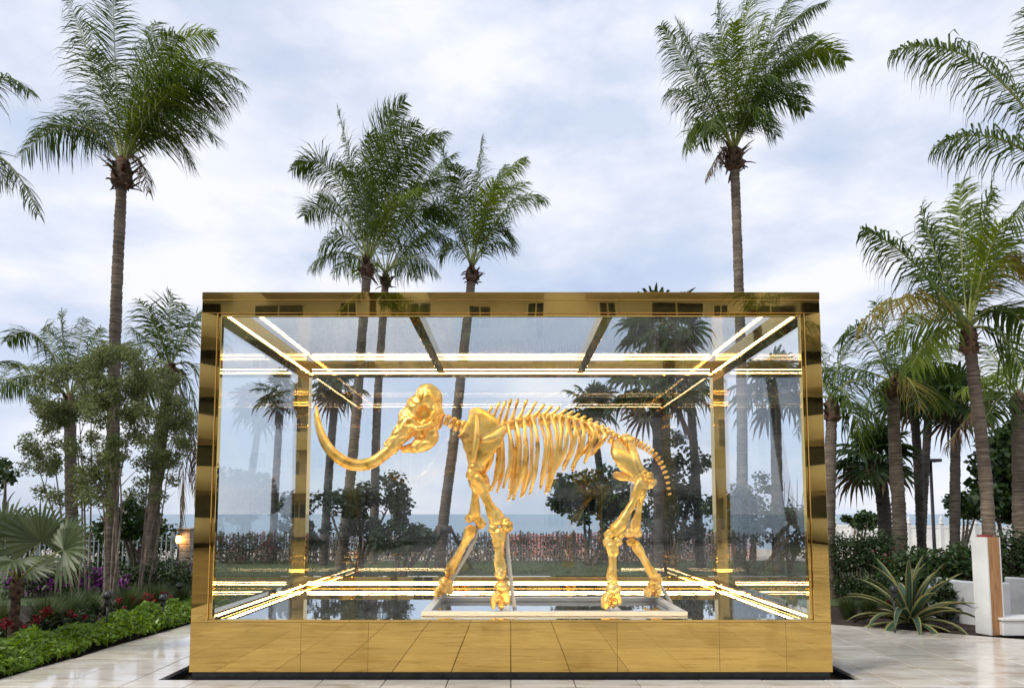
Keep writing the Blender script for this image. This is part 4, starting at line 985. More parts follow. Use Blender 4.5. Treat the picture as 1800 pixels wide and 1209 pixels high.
# grey-green multi-stem trees left of the case
def button_tree(label, px, Y, crown, k, n_, r, stems_px, seed):
    random.seed(seed); base = ground_at(px,Y,-0.03)
    cl = []
    for (cx_,cy_,rx,ry,kk) in crown: cl += clump_pix(cx_,cy_,rx,ry,Y,0.55,kk,r)
    bush("buttonwood_tree", label, "tree", base, cl, int(n_*3.0), 0.055, 'button', 0.42, [W(a,b,Y+random.uniform(-.4,.4)) for a,b in stems_px], 0.019, "grey green multi-stemmed trees left of the case", up=0.3)
button_tree("grey green multi-stemmed tree at the left, above the fan palm leaves", 140, 11.5, [(130,690,75,60,40),(90,760,50,70,22),(130,830,70,60,22),(60,800,20,30,5)], 0, 5200, 0.17, [(90,760),(120,690),(160,680),(60,800),(140,740)], 31)
button_tree("grey green multi-stemmed tree directly in front of the tall left palm", 196, 10.6, [(200,670,70,60,44),(215,750,60,70,26),(185,840,50,70,18)], 0, 5600, 0.16, [(180,690),(215,640),(245,680),(200,720),(165,760)], 32)
button_tree("grey green multi-stemmed tree nearest the left end of the case", 240, 11.8, [(285,700,50,50,26),(290,770,45,50,20),(270,840,40,50,12),(320,760,20,40,8)], 0, 3800, 0.16, [(280,690),(310,740),(260,760),(300,790)], 33)
random.seed(34)
# sea grape and dark background trees
def grape(label, px, Y, ell, n_, size=0.16, k=40, r=0.35, stems=4, name="seagrape_tree", leafm='seagrape', group="sea grape trees by the beach", asp=0.85, depth=0.8):
    base = ground_at(px,Y,-0.05); cl = []
    for (cx_,cy_,rx,ry) in ell: cl += clump_pix(cx_,cy_,rx,ry,Y,depth,max(4,int(k*rx*ry/sum(e[2]*e[3] for e in ell))),r)
    st = [W(ell[i%len(ell)][0]+random.uniform(-.6,.6)*ell[i%len(ell)][2], ell[i%len(ell)][1]+random.uniform(-.3,.3)*ell[i%len(ell)][3], Y) for i in range(stems)]
    bush(name, label, "tree", base, cl, n_, size, leafm, asp, st, 0.06, group, up=0.5)
grape("round sea grape tree under the skeleton's belly, seen through the glass", 1035, 22, [(1010,880,50,38),(1060,865,55,42),(1085,905,40,30)], 4200, k=60, r=0.36)
grape("dark dense tree behind the skeleton's hind leg", 1180, 20, [(1190,830,48,60),(1160,880,55,50),(1210,900,45,45)], 5200, size=0.11, k=70, r=0.34, leafm='shrub', group="dark trees behind the case", name="dense_tree")
grape("dark bushy tree low in the right hand glass pane", 1320, 17, [(1290,900,45,50),(1340,890,50,60),(1390,930,35,45)], 5000, size=0.10, k=70, r=0.30, leafm='shrub', group="dark trees behind the case", name="dense_tree")
grape("leafy bush round the foot of the coconut trunk cluster", 630, 18.5, [(600,890,60,45),(660,900,55,50),(690,870,30,35)], 4200, size=0.11, k=64, r=0.28, leafm='shrub', group="dark trees behind the case", name="dense_tree")
grape("low sea grape bush right of the coconut trunk cluster", 705, 17.5, [(705,945,50,28),(740,950,25,18)], 1800, size=0.12, k=34, r=0.24, group="sea grape trees by the beach")
grape("sea grape bush left of the rear left post", 525, 18, [(520,905,28,40),(545,940,22,25)], 1300, size=0.12, k=26, r=0.24)
grape("large dark sea grape tree at the right edge behind the sleeve palm", 1765, 17, [(1760,830,45,50),(1795,780,30,50),(1800,870,45,45),(1740,880,25,28)], 4600, size=0.17, k=60, r=0.36)
grape("small sea grape branch at the far left edge", -20, 16, [(0,825,28,30),(-30,850,40,40)], 700, size=0.13, k=22, r=0.22)
grape("low green sea grape hanging over the white fence by the sea", 1510, 27, [(1500,915,25,8),(1525,912,22,10)], 700, size=0.18, k=16, r=0.25)
grape("bright sea grape mound beyond the white fence near the lamp post", 1690, 26, [(1685,895,35,18),(1710,890,25,20)], 1300, size=0.2, k=26, r=0.34)
grape("green leafy shrub behind the left metal fence", 250, 17, [(245,915,45,28),(205,930,30,20)], 2200, size=0.12, k=36, r=0.26, group="sea grape trees by the beach")
# bare tree in the right pane
bt = thing("bare_tree", "leafless young tree in the right hand glass pane", "tree", ground_at(1388,19,-0.05))
for k in range(7):
    e = W(1385+random.uniform(-25,30), 830+random.uniform(-10,60), 19); b0 = ground_at(1388,19,-0.05)
    m_ = MB(); P = catmull([b0, b0.lerp(e,0.45)+Vector((random.uniform(-.1,.1),0,0)), e],10); m_.sweep(P, lerp_list([0.035,0.02,0.006],10), n=5)
    for j in (5,7): m_.sweep([P[j], P[j]+Vector((random.uniform(-.35,.35),random.uniform(-.2,.2),0.35))],[0.009,0.003],n=4)
    m_.build("stem", M['trunk_dark'], bt)

# fan palm in the left foreground
rnd = random.Random(5)
fp = thing("fan_palm", "pale silver green fan palm with two great leaves at the left edge", "palm tree", ground_at(22,8.3,-0.03), "fan palms in the left bed")
b = MB(); tb = [ground_at(22,8.3,-0.03), W(26,1080,8.3), W(30,1020,8.3)]; trunk_mesh(tb, 0.055, 0.045, b, ring=0.05); b.build("trunk", M['fibre'], fp)
crown_boots(fp, tb[-1], 0.05, 0.25, 12, 4)
for (hx,hy,dy,ax,upv,r) in ((72,952,-0.1,(0.05,-0.25,1),(0.25,-1,0.25),0.58),(112,966,-0.25,(0.75,-0.25,0.55),(-0.3,-0.95,0.35),0.56),(10,945,-0.2,(-0.5,-0.1,0.9),(0.3,-1,0.2),0.55),(45,1000,0.3,(0.3,0.6,0.3),(0,-0.5,1),0.5),(-25,985,-0.1,(-1,-0.2,0.1),(0,-0.4,1),0.55),(22,985,-0.35,(0.0,-1,-0.3),(0,-0.3,1),0.45)):
    hub = W(hx,hy,8.3+dy); m_ = MB(); m_.sweep(catmull([tb[-1], tb[-1].lerp(hub,0.5)+Vector((0,0,0.05)), hub],8), lerp_list([0.018,0.011,0.008],8), n=6, m=1)
    fan_mesh(m_, hub, Vector(ax), Vector(upv), r, nseg=40, spread=R(250), droop=0.35, fold=0.35, seed=int(hx)+200, w=r*0.066)
    m_.build("fan_leaf", [M['fan_pale'], M['rachis']], fp)

# bed cover: bright green leaves along the terrace edge
def bed_cover(n_):
    y = RNG.uniform(6.0, 11.6, n_); wdt = 0.95; u = RNG.beta(1.1,1.3,n_)
    x = (-5.02+0.085*(y-6.6)) - 0.02 - u*wdt
    hh = 0.30*np.sin(np.clip(u*2.6+0.35,0,math.pi))*(0.75+0.35*np.sin(x*7+y*5.1)*np.sin(y*3.3)) + RNG.uniform(-0.03,0.05,n_)
    z = np.clip(hh*RNG.uniform(0.45,1.0,n_)**0.5, 0.01, None)
    p = np.stack([x,y,z],1); nrm = RNG.normal(size=(n_,3))*0.55 + np.array([0.35,-0.2,0.8]); nrm /= np.linalg.norm(nrm,axis=1,keepdims=True)
    a = RNG.normal(size=(n_,3)); a[:,2] -= 0.5; a -= nrm*np.sum(a*nrm,1,keepdims=True); a /= np.linalg.norm(a,axis=1,keepdims=True); b = np.cross(nrm,a)
    L_ = RNG.uniform(0.045,0.115,n_)[:,None]; W_ = L_*0.45
    return np.stack([p-a*L_*0.5, p+b*W_*0.5-a*L_*0.08+nrm*L_*0.05, p+a*L_*0.5-nrm*L_*0.15, p-b*W_*0.5-a*L_*0.08+nrm*L_*0.05],1)
tag(mesh_quads("ground_cover", bed_cover(15000), M['bedleaf']), "bright green leafy ground cover along the terrace edge at the left", "ground cover", kind="stuff")
cl = []
for k in range(17):
    y = random.uniform(6.4,11.3); x = left_edge(y) - random.uniform(0.72,1.25); cl.append(((x,y,0.30+random.uniform(-.05,.09)), random.uniform(0.04,0.10)))
for k in range(9):
    y = random.uniform(6.4,11.0); x = left_edge(y) - random.uniform(0.3,0.8); cl.append(((x,y,0.28+random.uniform(0,.05)), random.uniform(0.03,0.05)))
tag(mesh_quads("red_flowers", leaf_quads([c[0] for c in cl],[c[1] for c in cl],800,0.042,0.7,0.9), M['redflower']), "red flower heads scattered over the left bed", "flowers", kind="stuff")
cl = []
for k in range(70):
    y = random.uniform(6.4,11.5); x = left_edge(y) - random.uniform(0.9,1.7); cl.append(((x,y,0.12+random.uniform(-.08,.10)), random.uniform(0.10,0.2)))
tag(mesh_quads("bed_foliage", leaf_quads([c[0] for c in cl],[c[1] for c in cl],5200,0.075,0.42,0.6), M['shrub']), "dark low foliage behind the bright ground cover at the left", "ground cover", kind="stuff")

# ornamental grasses
def grass_tuft(label, c, h, n_, spread=0.35, group="ornamental grass tufts", mat='grass'):
    c = Vector(c); t = thing("grass_tuft", label, "grass", c, group)
    a = RNG.uniform(0,2*math.pi,n_); r0 = RNG.uniform(0,0.10,n_); out = RNG.uniform(0.15,1,n_)*spread*h/0.6; hh = h*RNG.uniform(0.6,1.05,n_)*(1-0.25*(out/(spread*h/0.6))**2)
    d = np.stack([np.cos(a),np.sin(a),np.zeros(n_)],1); p0 = np.array(c)+d*r0[:,None]
    p1 = p0 + d*(out*0.32)[:,None] + np.array([0,0,1])*(hh*0.6)[:,None]; p2 = p0 + d*out[:,None] + np.array([0,0,1])*hh[:,None]
    sd = np.stack([-np.sin(a),np.cos(a),np.zeros(n_)],1)*0.0045
    q = np.concatenate([np.stack([p0-sd,p0+sd,p1+sd*0.8,p1-sd*0.8],1), np.stack([p1-sd*0.8,p1+sd*0.8,p2+sd*0.1,p2-sd*0.1],1)],0)
    mesh_quads("blades", q, M[mat], t); return t
for i, (px, Y, h, lab) in enumerate(((78,9.2,0.62,"wispy dark grass tuft right of the fan palm trunk"),(118,9.9,0.60,"wispy grass tuft under the leftmost multi-stemmed tree"),(152,10.5,0.55,"wispy grass tuft between the shrub stems"),
        (222,10.4,0.62,"wispy grass tuft right of the first path light"),(246,11.0,0.55,"wispy grass tuft just left of the middle path light"),(272,11.2,0.6,"wispy grass tuft behind the middle path light"),(-5,8.9,0.6,"wispy grass tuft cut by the left edge"),(318,11.7,0.5,"wispy grass tuft beside the left end of the case"))):
    grass_tuft(lab, ground_at(px,Y,-0.03), h, 620)
grass_tuft("bright grass tuft at the right end of the case", ground_at(1492,10.9,-0.03), 0.40, 420, mat='grass')
grass_tuft("second bright grass tuft beside the agave", ground_at(1527,11.2,-0.03), 0.32, 600, mat='grass')

# bougainvillea hedge
def hedge(name, label, cat, pts, h, depth, n_, size, mat, mat2=None, frac=0.2, kk=40, r=0.24, asp=0.6, group=None, ztop_bias=0.0):
    cl = []; pts = [Vector(p) for p in pts]
    for k in range(kk):
        u = (k+random.random())/kk*(len(pts)-1); i = min(int(u),len(pts)-2); p = pts[i].lerp(pts[i+1],u-i)
        for zf in (0.25,0.6,0.9): cl.append((p+Vector((random.uniform(-.1,.1), random.uniform(-depth,depth), h*zf*random.uniform(0.85,1.12))), r*random.uniform(0.7,1.2)))
    t = thing(name, label, cat, pts[0].lerp(pts[-1],0.5), group)
    q = leaf_quads([c[0] for c in cl],[c[1] for c in cl],n_,size,asp,0.5)
    if mat2:
        cz = q.mean(1); nz = np.array([mnoise.noise(Vector((c[0]*1.7,c[1]*1.7,c[2]*1.7))) for c in cz]); idx = ((nz > (0.30 if mat2 == 'purple' else 0.12)) & (RNG.random(n_) < frac)).astype(int)
        mesh_quads("foliage", q, [M[mat],M[mat2]], t, mat_idx=idx)
    else: mesh_quads("foliage", q, M[mat], t)
    m_ = MB()
    for k in range(kk):
        u = (k+0.5)/kk*(len(pts)-1); i = min(int(u),len(pts)-2); p = pts[i].lerp(pts[i+1],u-i); m_.tube(p, p+Vector((random.uniform(-.12,.12),random.uniform(-.1,.1),h*0.8)), 0.014, 0.006, n=5)
    m_.build("stems", M['bark'], t); return t
hedge("bougainvillea_hedge", "low hedge with purple bracts in front of the left metal fence", "hedge", [ground_at(20,13.5,-0.03), ground_at(180,14.3,-0.03), ground_at(345,15,-0.03)], 0.52, 0.35, 6500, 0.075, 'shrub', 'purple', 0.55, 40, 0.26)
hedge("green_hedge", "dark green hedge behind the pale metal fence at the left", "hedge", [ground_at(-30,20.5,-0.1), ground_at(150,20.5,-0.1), ground_at(300,20.5,-0.1)], 1.25, 0.4, 6500, 0.12, 'shrub', None, 0, 40, 0.36)
hedge("clipped_hedge", "dark clipped hedge right of the case in front of the white fence", "hedge", [ground_at(1462,13.6,-0.03), ground_at(1520,13.0,-0.03), ground_at(1568,12.6,-0.03)], 1.18, 0.35, 9000, 0.055, 'shrub', None, 0, 30, 0.26)
hedge("leafy_shrub", "glossy leafy shrub between agave and timber sleeve", "shrub", [ground_at(1575,12.0,-0.03), ground_at(1640,11.4,-0.03), ground_at(1712,11.0,-0.03)], 0.98, 0.4, 5200, 0.085, 'seagrape', 'redleaf', 0.06, 24, 0.27)
hedge("leafy_shrub", "dark low shrub spilling over the curved white wall beside the agave", "shrub", [ground_at(1648,10.7,-0.03), ground_at(1668,10.5,-0.03)], 0.62, 0.1, 500, 0.085, 'shrub', None, 0, 5, 0.15)
hedge("leafy_shrub", "leafy shrub right of the timber sleeve over the curved white wall", "shrub", [ground_at(1768,11.4,0.2), ground_at(1830,11.0,0.2)], 1.05, 0.4, 2600, 0.075, 'shrub', None, 0, 14, 0.26)
hedge("red_hedge", "reddish hedge behind the picket fence seen through the case", "hedge", [ground_at(560,25.2,-0.15), ground_at(900,25.2,-0.15), ground_at(1260,25.2,-0.15)], 0.85, 0.4, 9000, 0.11, 'shrub', 'redleaf', 0.45, 60, 0.35)
hedge("fence_hedge", "dark red leaved hedge seen low through the left glass pane", "hedge", [ground_at(380,22.8,-0.05), ground_at(470,22.8,-0.05), ground_at(560,22.8,-0.05)], 0.9, 0.35, 3800, 0.10, 'shrub', 'redleaf', 0.5, 22, 0.3)

# ------------------------------------------------------------------ agave
def agave_leaf(c, az, el, L_, w_, name, tree, bend, seed):
    n_ = 12; hd = Vector((math.cos(az),math.sin(az),0)); sd = Vector((-math.sin(az),math.cos(az),0))
    p = Vector(c)+hd*0.03; ang = el; v=[]; uv=[]; f=[]
    for i in range(n_):
        t = i/(n_-1); wi = w_*(0.62+1.1*t-1.05*t*t if t < 0.5 else 0.9075*(1-((t-0.5)/0.5)**1.8)+0.004)
        d = hd*math.cos(ang)+Vector((0,0,math.sin(ang))); nr = -hd*math.sin(ang)+Vector((0,0,math.cos(ang)))
        for j, s_ in enumerate((-1,-0.5,0,0.5,1)):
            cup = nr*(abs(s_)**2)*wi*0.30
            v.append(p+sd*s_*wi*0.5+cup); uv.append(((s_+1)/2,t))
        for j, s_ in enumerate((1,0.5,0,-0.5,-1)):
            cup = nr*(abs(s_)**2)*wi*0.30 - nr*0.014*(1-t*0.8)*(1-abs(s_)**3)
            v.append(p+sd*s_*wi*0.5+cup); uv.append(((s_+1)/2,t))
        p = p + d*L_/(n_-1); ang -= bend/(n_-1)*(0.4+1.4*t)
    for i in range(n_-1):
        for j in range(10):
            f.append([i*10+j, i*10+(j+1)%10, (i+1)*10+(j+1)%10, (i+1)*10+j])
    me = bpy.data.meshes.new(name); me.from_pydata([tuple(q-ORG[tree]) for q in v],[],f); me.materials.append(M['agave'])
    ul = me.uv_layers.new(name="UVMap"); lv = [0]*len(me.loops); me.loops.foreach_get("vertex_index", lv)
    ul.data.foreach_set("uv", [x for k in lv for x in uv[k]]); me.polygons.foreach_set("use_smooth",[True]*len(me.polygons)); me.update()
    link_mesh(name, me, tree)
ac = ground_at(1600,9.95,-0.02)
ag = thing("agave", "large agave with green and yellow striped leaves in the right bed", "agave", ac)
rnd = random.Random(12)
for k in range(40):
    u = k/39; el = R(86 - 84*u**0.85 + rnd.uniform(-6,6)); agave_leaf(ac+Vector((0,0,0.05+0.10*(1-u))), k*2.399, el, rnd.uniform(0.82,1.06)*(1.0 if u > 0.1 else 0.95), 0.118*rnd.uniform(0.85,1.15), "leaf", ag, rnd.uniform(0.35,1.0) if u < 0.5 else rnd.uniform(0.9,2.0), k)

# ------------------------------------------------------------------ timber sleeve, white walls, kerb box
sx0, sx1 = ground_at(1722,9.18,0).x, ground_at(1745,9.18,0).x
SC = Vector((ground_at(1741,9.35).x, 9.35, 0))
sl = thing("trunk_sleeve", "tall box sleeve round the palm trunk, one face white, one bare wood", "tree guard", (SC.x,SC.y,0))
ang = R(38); hw = 0.116; zt = 1.30
def sleeve_face(a, mat, w_ext):
    o = Vector((math.cos(a), math.sin(a),0)); t = Vector((-math.sin(a),math.cos(a),0)); bmx = MB()
    c = SC + o*hw; k = len(bmx.v)
    pts = [c-t*(hw+w_ext)-o*0.02, c+t*(hw+w_ext)-o*0.02, c+t*(hw+w_ext), c-t*(hw+w_ext)]
    for z in (0.004, zt): bmx.v += [(q.x,q.y,z) for q in pts]
    for q in ((0,1,2,3),(7,6,5,4),(0,4,5,1),(1,5,6,2),(2,6,7,3),(3,7,4,0)): bmx.face(list(q))
    bm = bmesh.new(); vs_ = [bm.verts.new(v) for v in bmx.v]
    for q in bmx.f: bm.faces.new([vs_[i] for i in q])
    bmesh.ops.recalc_face_normals(bm, faces=list(bm.faces)); b2 = MB(); b2.bm(bm); bm.free()
    ob = b2.build("board", mat, sl); return ob
SA = math.atan2(-SC.y, -SC.x)          # towards the viewer
ob = sleeve_face(SA-0.72, M['white'], 0.0); ob["label"] = "white painted board"
ob = sleeve_face(SA-0.72+math.pi/2, M['wood'], -0.021); ob["label"] = "bare wood board"
sleeve_face(SA-0.72+math.pi, M['white'], 0.0); sleeve_face(SA-0.72-math.pi/2, M['wood'], -0.021)
b = MB(); b.sweep([SC+Vector((0,0,1.24)), SC+Vector((0.0,0,1.325))],[0.100,0.097],n=14,ref=(1,0,0)); o = b.build("red_wrap", M['red_cloth'], sl)

def curved_wall(label, pts, h, thick, name="garden_wall"):
    pts = catmull([Vector((p[0],p[1],0)) for p in pts], 28); m_ = MB(); L_ = []; 
    for i,p in enumerate(pts):
        t = (pts[min(i+1,27)]-pts[max(i-1,0)]).normalized(); nn = Vector((-t.y,t.x,0)); L_.append((p+nn*thick/2,p-nn*thick/2))
    for (a,b_) in L_:
        for q,z in ((a,-0.1),(a,h-0.015),(a.lerp(b_,0.12),h),(b_.lerp(a,0.12),h),(b_,h-0.015),(b_,-0.1)): m_.v.append((q.x,q.y,z))
    for i in range(27):
        for j in range(6): m_.face([i*6+j,(i+1)*6+j,(i+1)*6+(j+1)%6,i*6+(j+1)%6],0,False)
    m_.face([0,1,2,3,4,5]); m_.face([27*6+k for k in (5,4,3,2,1,0)])
    bm = bmesh.new(); vs_=[bm.verts.new(v) for v in m_.v]
    for q in m_.f: bm.faces.new([vs_[i] for i in q])
    bmesh.ops.recalc_face_normals(bm, faces=list(bm.faces)); b2=MB(); b2.bm(bm); bm.free()
    return tag(b2.build(name, M['stucco'], None, (pts[14].x,pts[14].y,0)), label, "wall")
g1 = lambda px,Y: (ground_at(px,Y).x, Y)
curved_wall("curved white stucco garden wall behind the agave", [g1(1640,11.3), g1(1668,10.75), g1(1715,10.35), g1(1775,10.2)], 0.60, 0.16)
curved_wall("white stucco garden wall right of the timber sleeve", [g1(1772,10.9), g1(1810,10.7), g1(1880,10.5), g1(1960,10.4)], 0.62, 0.16)
kb = thing("kerb_box", "low white box kerb right of the timber sleeve", "kerb", (ground_at(1790,9.2).x,9.3,0))
kx = ground_at(1762,9.2).x
MB().bbox(kx, kx+2.2, 9.18, 9.5, 0.004, 0.20, 0.008).build("body", M['white'], kb)
MB().bbox(kx-0.02, kx+2.22, 9.16, 9.52, 0.202, 0.235, 0.006).build("lid", M['white'], kb)

# ------------------------------------------------------------------ path lights
def path_light(label, px, Y, h=0.62, dx=0.0):
    k_ = 0.72
    c = ground_at(px,Y,-0.03); t = thing("path_light", label, "path light", c, "mushroom path lights in the beds")
    b = MB(); b.lathe(c, [(0.011,0.0),(0.011,h-0.10)], n=10); b.build("stake", M['black_metal'], t)
    b = MB(); b.lathe(c, [(0.030,h-0.13),(0.036,h-0.10),(0.034,h-0.02)], n=14); b.build("body", M['black_metal'], t)
    b = MB(); b.lathe(c, [(0.020,h-0.018),(0.085*k_,h-0.035),(0.082*k_,h-0.005),(0.066*k_,h+0.03),(0.036*k_,h+0.048),(0.004,h+0.052)], n=20); b.build("cap", M['black_metal'], t)
path_light("leftmost black mushroom path light in the left bed", 186, 8.9, 0.60)
path_light("middle black mushroom path light in the left bed", 285, 9.9, 0.45)
path_light("black mushroom path light nearest the case in the left bed", 313, 11.6, 0.44)
path_light("black mushroom path light in front of the agave", 1574, 9.45, 0.62)

# ------------------------------------------------------------------ fences
def picket_fence(label, a, b_, h, pitch, mat, name="picket_fence", w_=0.04, posts=6, slack=True, split=False):
    a, b_ = Vector(a), Vector(b_); t = thing(name, label, "fence", a.lerp(b_,0.5)); d = b_-a; L_ = d.length; d.normalize(); nn = Vector((-d.y,d.x,0))
    m_ = MB(); k = 0; s_ = 0.0
    while s_ < L_:
        p = a + d*s_; lean = random.uniform(-0.03,0.03) if slack else 0; hh = h*random.uniform(0.95,1.03) if slack else h
        q = [p-d*w_/2-nn*0.006, p+d*w_/2-nn*0.006, p+d*w_/2+nn*0.006, p-d*w_/2+nn*0.006]; i = len(m_.v)
        m_.v += [(v.x,v.y,v.z) for v in q] + [(v.x+d.x*lean,v.y+d.y*lean,v.z+hh) for v in q]
        for f in ((0,1,2,3),(7,6,5,4),(0,4,5,1),(1,5,6,2),(2,6,7,3),(3,7,4,0)): m_.face([i+j for j in f])
        s_ += pitch*(random.uniform(0.85,1.15) if slack else 1)
    o = m_.build("pickets", mat, t); o["kind"] = "stuff"
    for zf in (0.18,0.85):
        MB().sweep([a+nn*0.02+Vector((0,0,h*zf)), b_+nn*0.02+Vector((0,0,h*zf))],[0.012,0.012],n=6).build("rail", mat, t)
    for k in range(posts+1):
        p = a + d*L_*k/posts + nn*0.06; MB().box(p.x-0.035,p.x+0.035,p.y-0.035,p.y+0.035,p.z,p.z+h*1.08).build("post", mat, t)
    return t
picket_fence("weathered slatted beach fence across the lawn behind the case", ground_at(540,23.8,-0.05), ground_at(1290,23.8,-0.05), 1.02, 0.105, M['picket'], posts=8, w_=0.045)
picket_fence("weathered slatted fence seen low through the left glass pane", ground_at(385,23.3,-0.05), ground_at(536,23.6,-0.05), 1.0, 0.105, M['picket'], posts=2, w_=0.045)
picket_fence("pale grey metal garden fence behind the left bed", ground_at(-20,19.0,-0.1), ground_at(300,19.4,-0.1), 1.12, 0.13, M['grey_metal'], name="metal_fence", w_=0.03, posts=4, slack=False)
# orange net
def net(label, a, b_, h):
    a, b_ = Vector(a), Vector(b_); m_ = MB(); d = b_-a; n_ = 90
    for k in range(n_):
        p = a.lerp(b_,k/(n_-1)); m_.sweep([p, p+Vector((0,0,h+0.04*math.sin(k*0.4)))],[0.012,0.012],n=4,sm=False)
    for j in range(9):
        z = h*j/8; m_.sweep([a.lerp(b_,k/20)+Vector((0,0.0,z+0.05*math.sin(k*1.1)*(j/8))) for k in range(21)],[0.016]*21,n=4,sm=False)
    t = thing("barrier_net", label, "safety net", a.lerp(b_,0.5)); m_.build("mesh_net", M['net'], t)
    for k in range(4):
        p = a.lerp(b_,k/3)+Vector((0,0.05,0)); MB().tube(p,p+Vector((0,0,h+0.15)),0.025,n=8).build("stake", M['black_metal'], t)
net("orange safety net on the beach behind the skeleton's hind legs", ground_at(1040,27.5,-0.2), ground_at(1330,28,-0.2), 1.05)
net("orange safety net strip on the beach left of the skeleton's belly", ground_at(880,29,-0.22), ground_at(1030,29,-0.22), 0.95)

# white panel fence on the right: panels and posts with finials
wf = thing("panel_fence", "white panel fence with pointed post caps in front of the sea", "fence", ground_at(1600,30,-0.15))
posts = [(1440,32.5),(1470,31.6),(1499,31.0),(1548,30.2),(1600,29.4),(1657,28.6),(1718,27.8),(1782,27.0),(1850,26.2)]
pw = [ground_at(px,Y,-0.15) for px,Y in posts]
FT = 1.12
for i,p in enumerate(pw):
    b = MB(); b.box(p.x-0.085,p.x+0.085,p.y-0.085,p.y+0.085,-0.15,FT+0.08); po = b.build("post", M['white'], wf)
    b = MB(); b.lathe((p.x,p.y,FT+0.08),[(0.12,0.0),(0.12,0.04),(0.05,0.06),(0.075,0.13),(0.08,0.18),(0.04,0.27),(0.005,0.34)],n=12); b.build("cap", M['white'], po)
for a, c in zip(pw[:-1], pw[1:]):
    d = (c-a).normalized(); a2 = a+d*0.086; c2 = c-d*0.086; nn = Vector((-d.y,d.x,0))
    def slab(z0,z1,th):
        m_ = MB()
        for q in (a2-nn*th,c2-nn*th,c2+nn*th,a2+nn*th): m_.v.append((q.x,q.y,z0))
        for q in (a2-nn*th,c2-nn*th,c2+nn*th,a2+nn*th): m_.v.append((q.x,q.y,z1))
        for f in ((3,2,1,0),(4,5,6,7),(0,1,5,4),(1,2,6,5),(2,3,7,6),(3,0,4,7)): m_.face(list(f))
        return m_
    slab(FT-0.10,FT,0.04).build("top_rail", M['white'], wf); slab(-0.05,FT-0.103,0.018).build("panel", M['white'], wf)

# dark low timber boardwalk rail and lamp post
lp = thing("lamp_post", "black lamp post with flat square head by the white fence", "lamp post", ground_at(1644,24.5,-0.15))
b0 = ground_at(1644,24.5,-0.15); tz = W(1642,812,24.5).z
b = MB(); b.lathe((b0.x,b0.y,-0.15),[(0.09,0),(0.085,0.1),(0.06,0.14),(0.052,tz+0.15)],n=14); b.build("pole", M['black_metal'], lp)
MB().bbox(b0.x-0.32,b0.x+0.30,b0.y-0.22,b0.y+0.22,tz+0.002,tz+0.11,0.02).build("lamp_head", M['black_metal'], lp)

# stone gate pillar with amber lamp at the left
gp = thing("gate_pillar", "pale stone gate pillar with a glowing amber lantern at the left", "pillar", ground_at(326,18.6,-0.15))
c = ground_at(326,18.6,-0.15)
for k in range(7):
    MB().bbox(c.x-0.17+random.uniform(-.008,.008),c.x+0.17,c.y-0.17,c.y+0.17,-0.15+k*0.19,-0.15+k*0.19+0.184,0.012).build("stone_block", M['stone_pillar'], gp)
MB().bbox(c.x-0.21,c.x+0.21,c.y-0.21,c.y+0.21,1.182,1.24,0.015).build("cap_stone", M['stone_pillar'], gp)
ln = thing("lantern", "small glowing amber lantern on a post beside the gate pillar", "lantern", ground_at(311,18.3,-0.15))
c = ground_at(311,18.3,-0.15); zl = W(311,946,18.3).z
b = MB(); b.lathe((c.x,c.y,-0.15),[(0.03,0),(0.025,zl+0.15-0.12)],n=10); b.build("pole", M['black_metal'], ln)
b = MB(); b.lathe((c.x,c.y,zl),[(0.05,-0.11),(0.06,-0.05),(0.05,0.07)],n=12); b.build("glowing_glass", M['lamp_glow'], ln)
b = MB(); b.lathe((c.x,c.y,zl),[(0.085,0.072),(0.05,0.12),(0.01,0.16)],n=12); b.build("cap", M['black_metal'], ln)

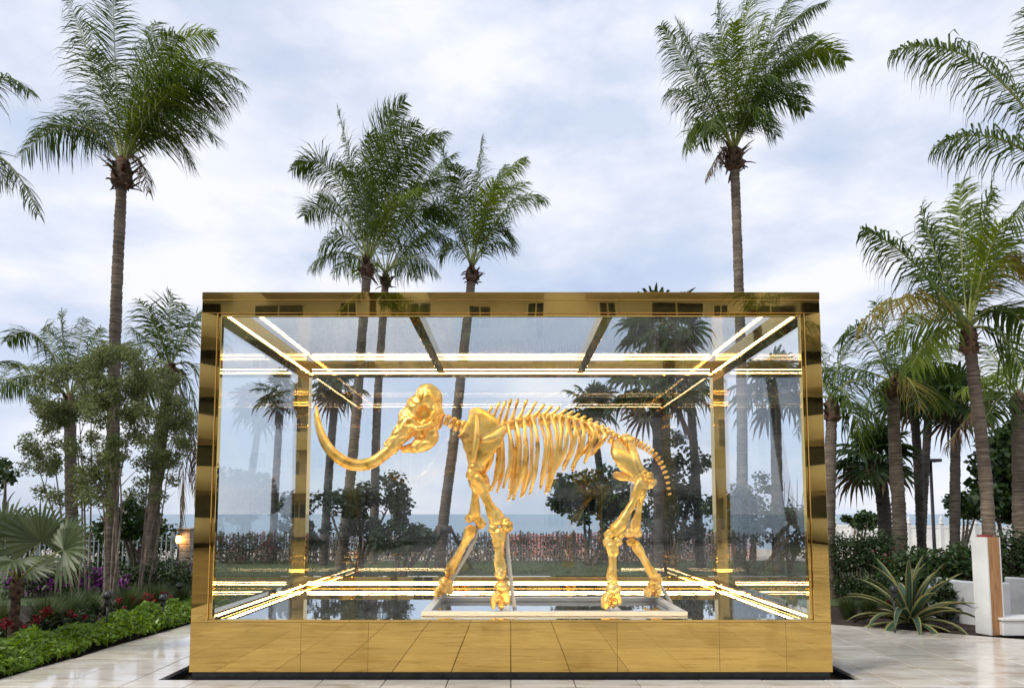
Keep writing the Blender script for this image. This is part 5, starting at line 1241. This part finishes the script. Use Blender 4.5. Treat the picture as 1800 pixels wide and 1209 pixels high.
# ------------------------------------------------------------------ hotel opposite (seen mirrored in the gold frame and the glass)
HY = -26.0
hot = thing("hotel_building", "cream hotel with round stacked balconies mirrored in the gold frame", "building", (0,HY,-0.2))
MB().box(-26,26,HY-9,HY,-0.2,17.2).build("wall", M['hotel'], hot)
MB().box(-26.3,26.3,HY-9.3,HY+0.35,17.202,17.7).build("cornice", M['hotel'], hot)
hr = random.Random(77)
for fl in range(6):
    z = 0.4+fl*2.85; x = -15.2
    while x < 14.6:
        ww = hr.choice((0.9,1.3,2.1,2.9)); hh = hr.choice((1.9,2.15,2.3))
        if hr.random() < 0.8:
            w_ = MB().box(x,x+ww,HY+0.002,HY+0.05,z+0.15,z+hh).build("window", M['hotel_glass'], hot)
            m_ = MB(); m_.box(x-0.07,x-0.002,HY+0.003,HY+0.09,z+0.1,z+hh+0.05); m_.box(x+ww+0.002,x+ww+0.07,HY+0.003,HY+0.09,z+0.1,z+hh+0.05); m_.box(x+ww*0.5-0.03,x+ww*0.5+0.03,HY+0.052,HY+0.08,z+0.15,z+hh); m_.build("frame", M['white'], w_)
        x += ww + hr.choice((0.7,1.1,2.2,3.4))
    for k, x in enumerate((-11.5,-1.5,9.0)):
        hw_ = (3.4,4.6,3.0)[(k+fl)%3]
        m_ = MB(); m_.box(x-hw_,x+hw_,HY+0.092,HY+1.5,z-0.30,z-0.12); m_.box(x-hw_,x+hw_,HY+1.38,HY+1.5,z-0.118,z+(0.95 if k != 1 else 0.4)); m_.build("balcony", M['hotel'], hot)
    for sx in (-1,1):
        c = (sx*19.0,HY+0.6,z-0.35); m_ = MB(); m_.lathe(c,[(2.6,0.0),(2.6,1.35),(2.45,1.35),(2.45,0.2)],n=40); m_.build("round_balcony", M['hotel'], hot)
        MB().box(sx*19-1.8,sx*19+1.8,HY+0.003,HY+0.06,z+1.05,z+2.3).build("window", M['hotel_glass'], hot)
coconut("coconut palm by the hotel, mirrored in the left of the gold top beam", [(-5.2,-10,-0.2),(-5.0,-10,4),(-4.9,-10.1,9.6)], 0.15, 0.12, [], 10, llen=0.6, seed=41, rand=15, rlen=2.6)
coconut("coconut palm by the hotel, mirrored in the right of the gold top beam", [(9.4,-11,-0.2),(9.2,-11,4),(9.0,-11,8.9)], 0.15, 0.12, [], 10, llen=0.6, seed=42, rand=15, rlen=2.6)
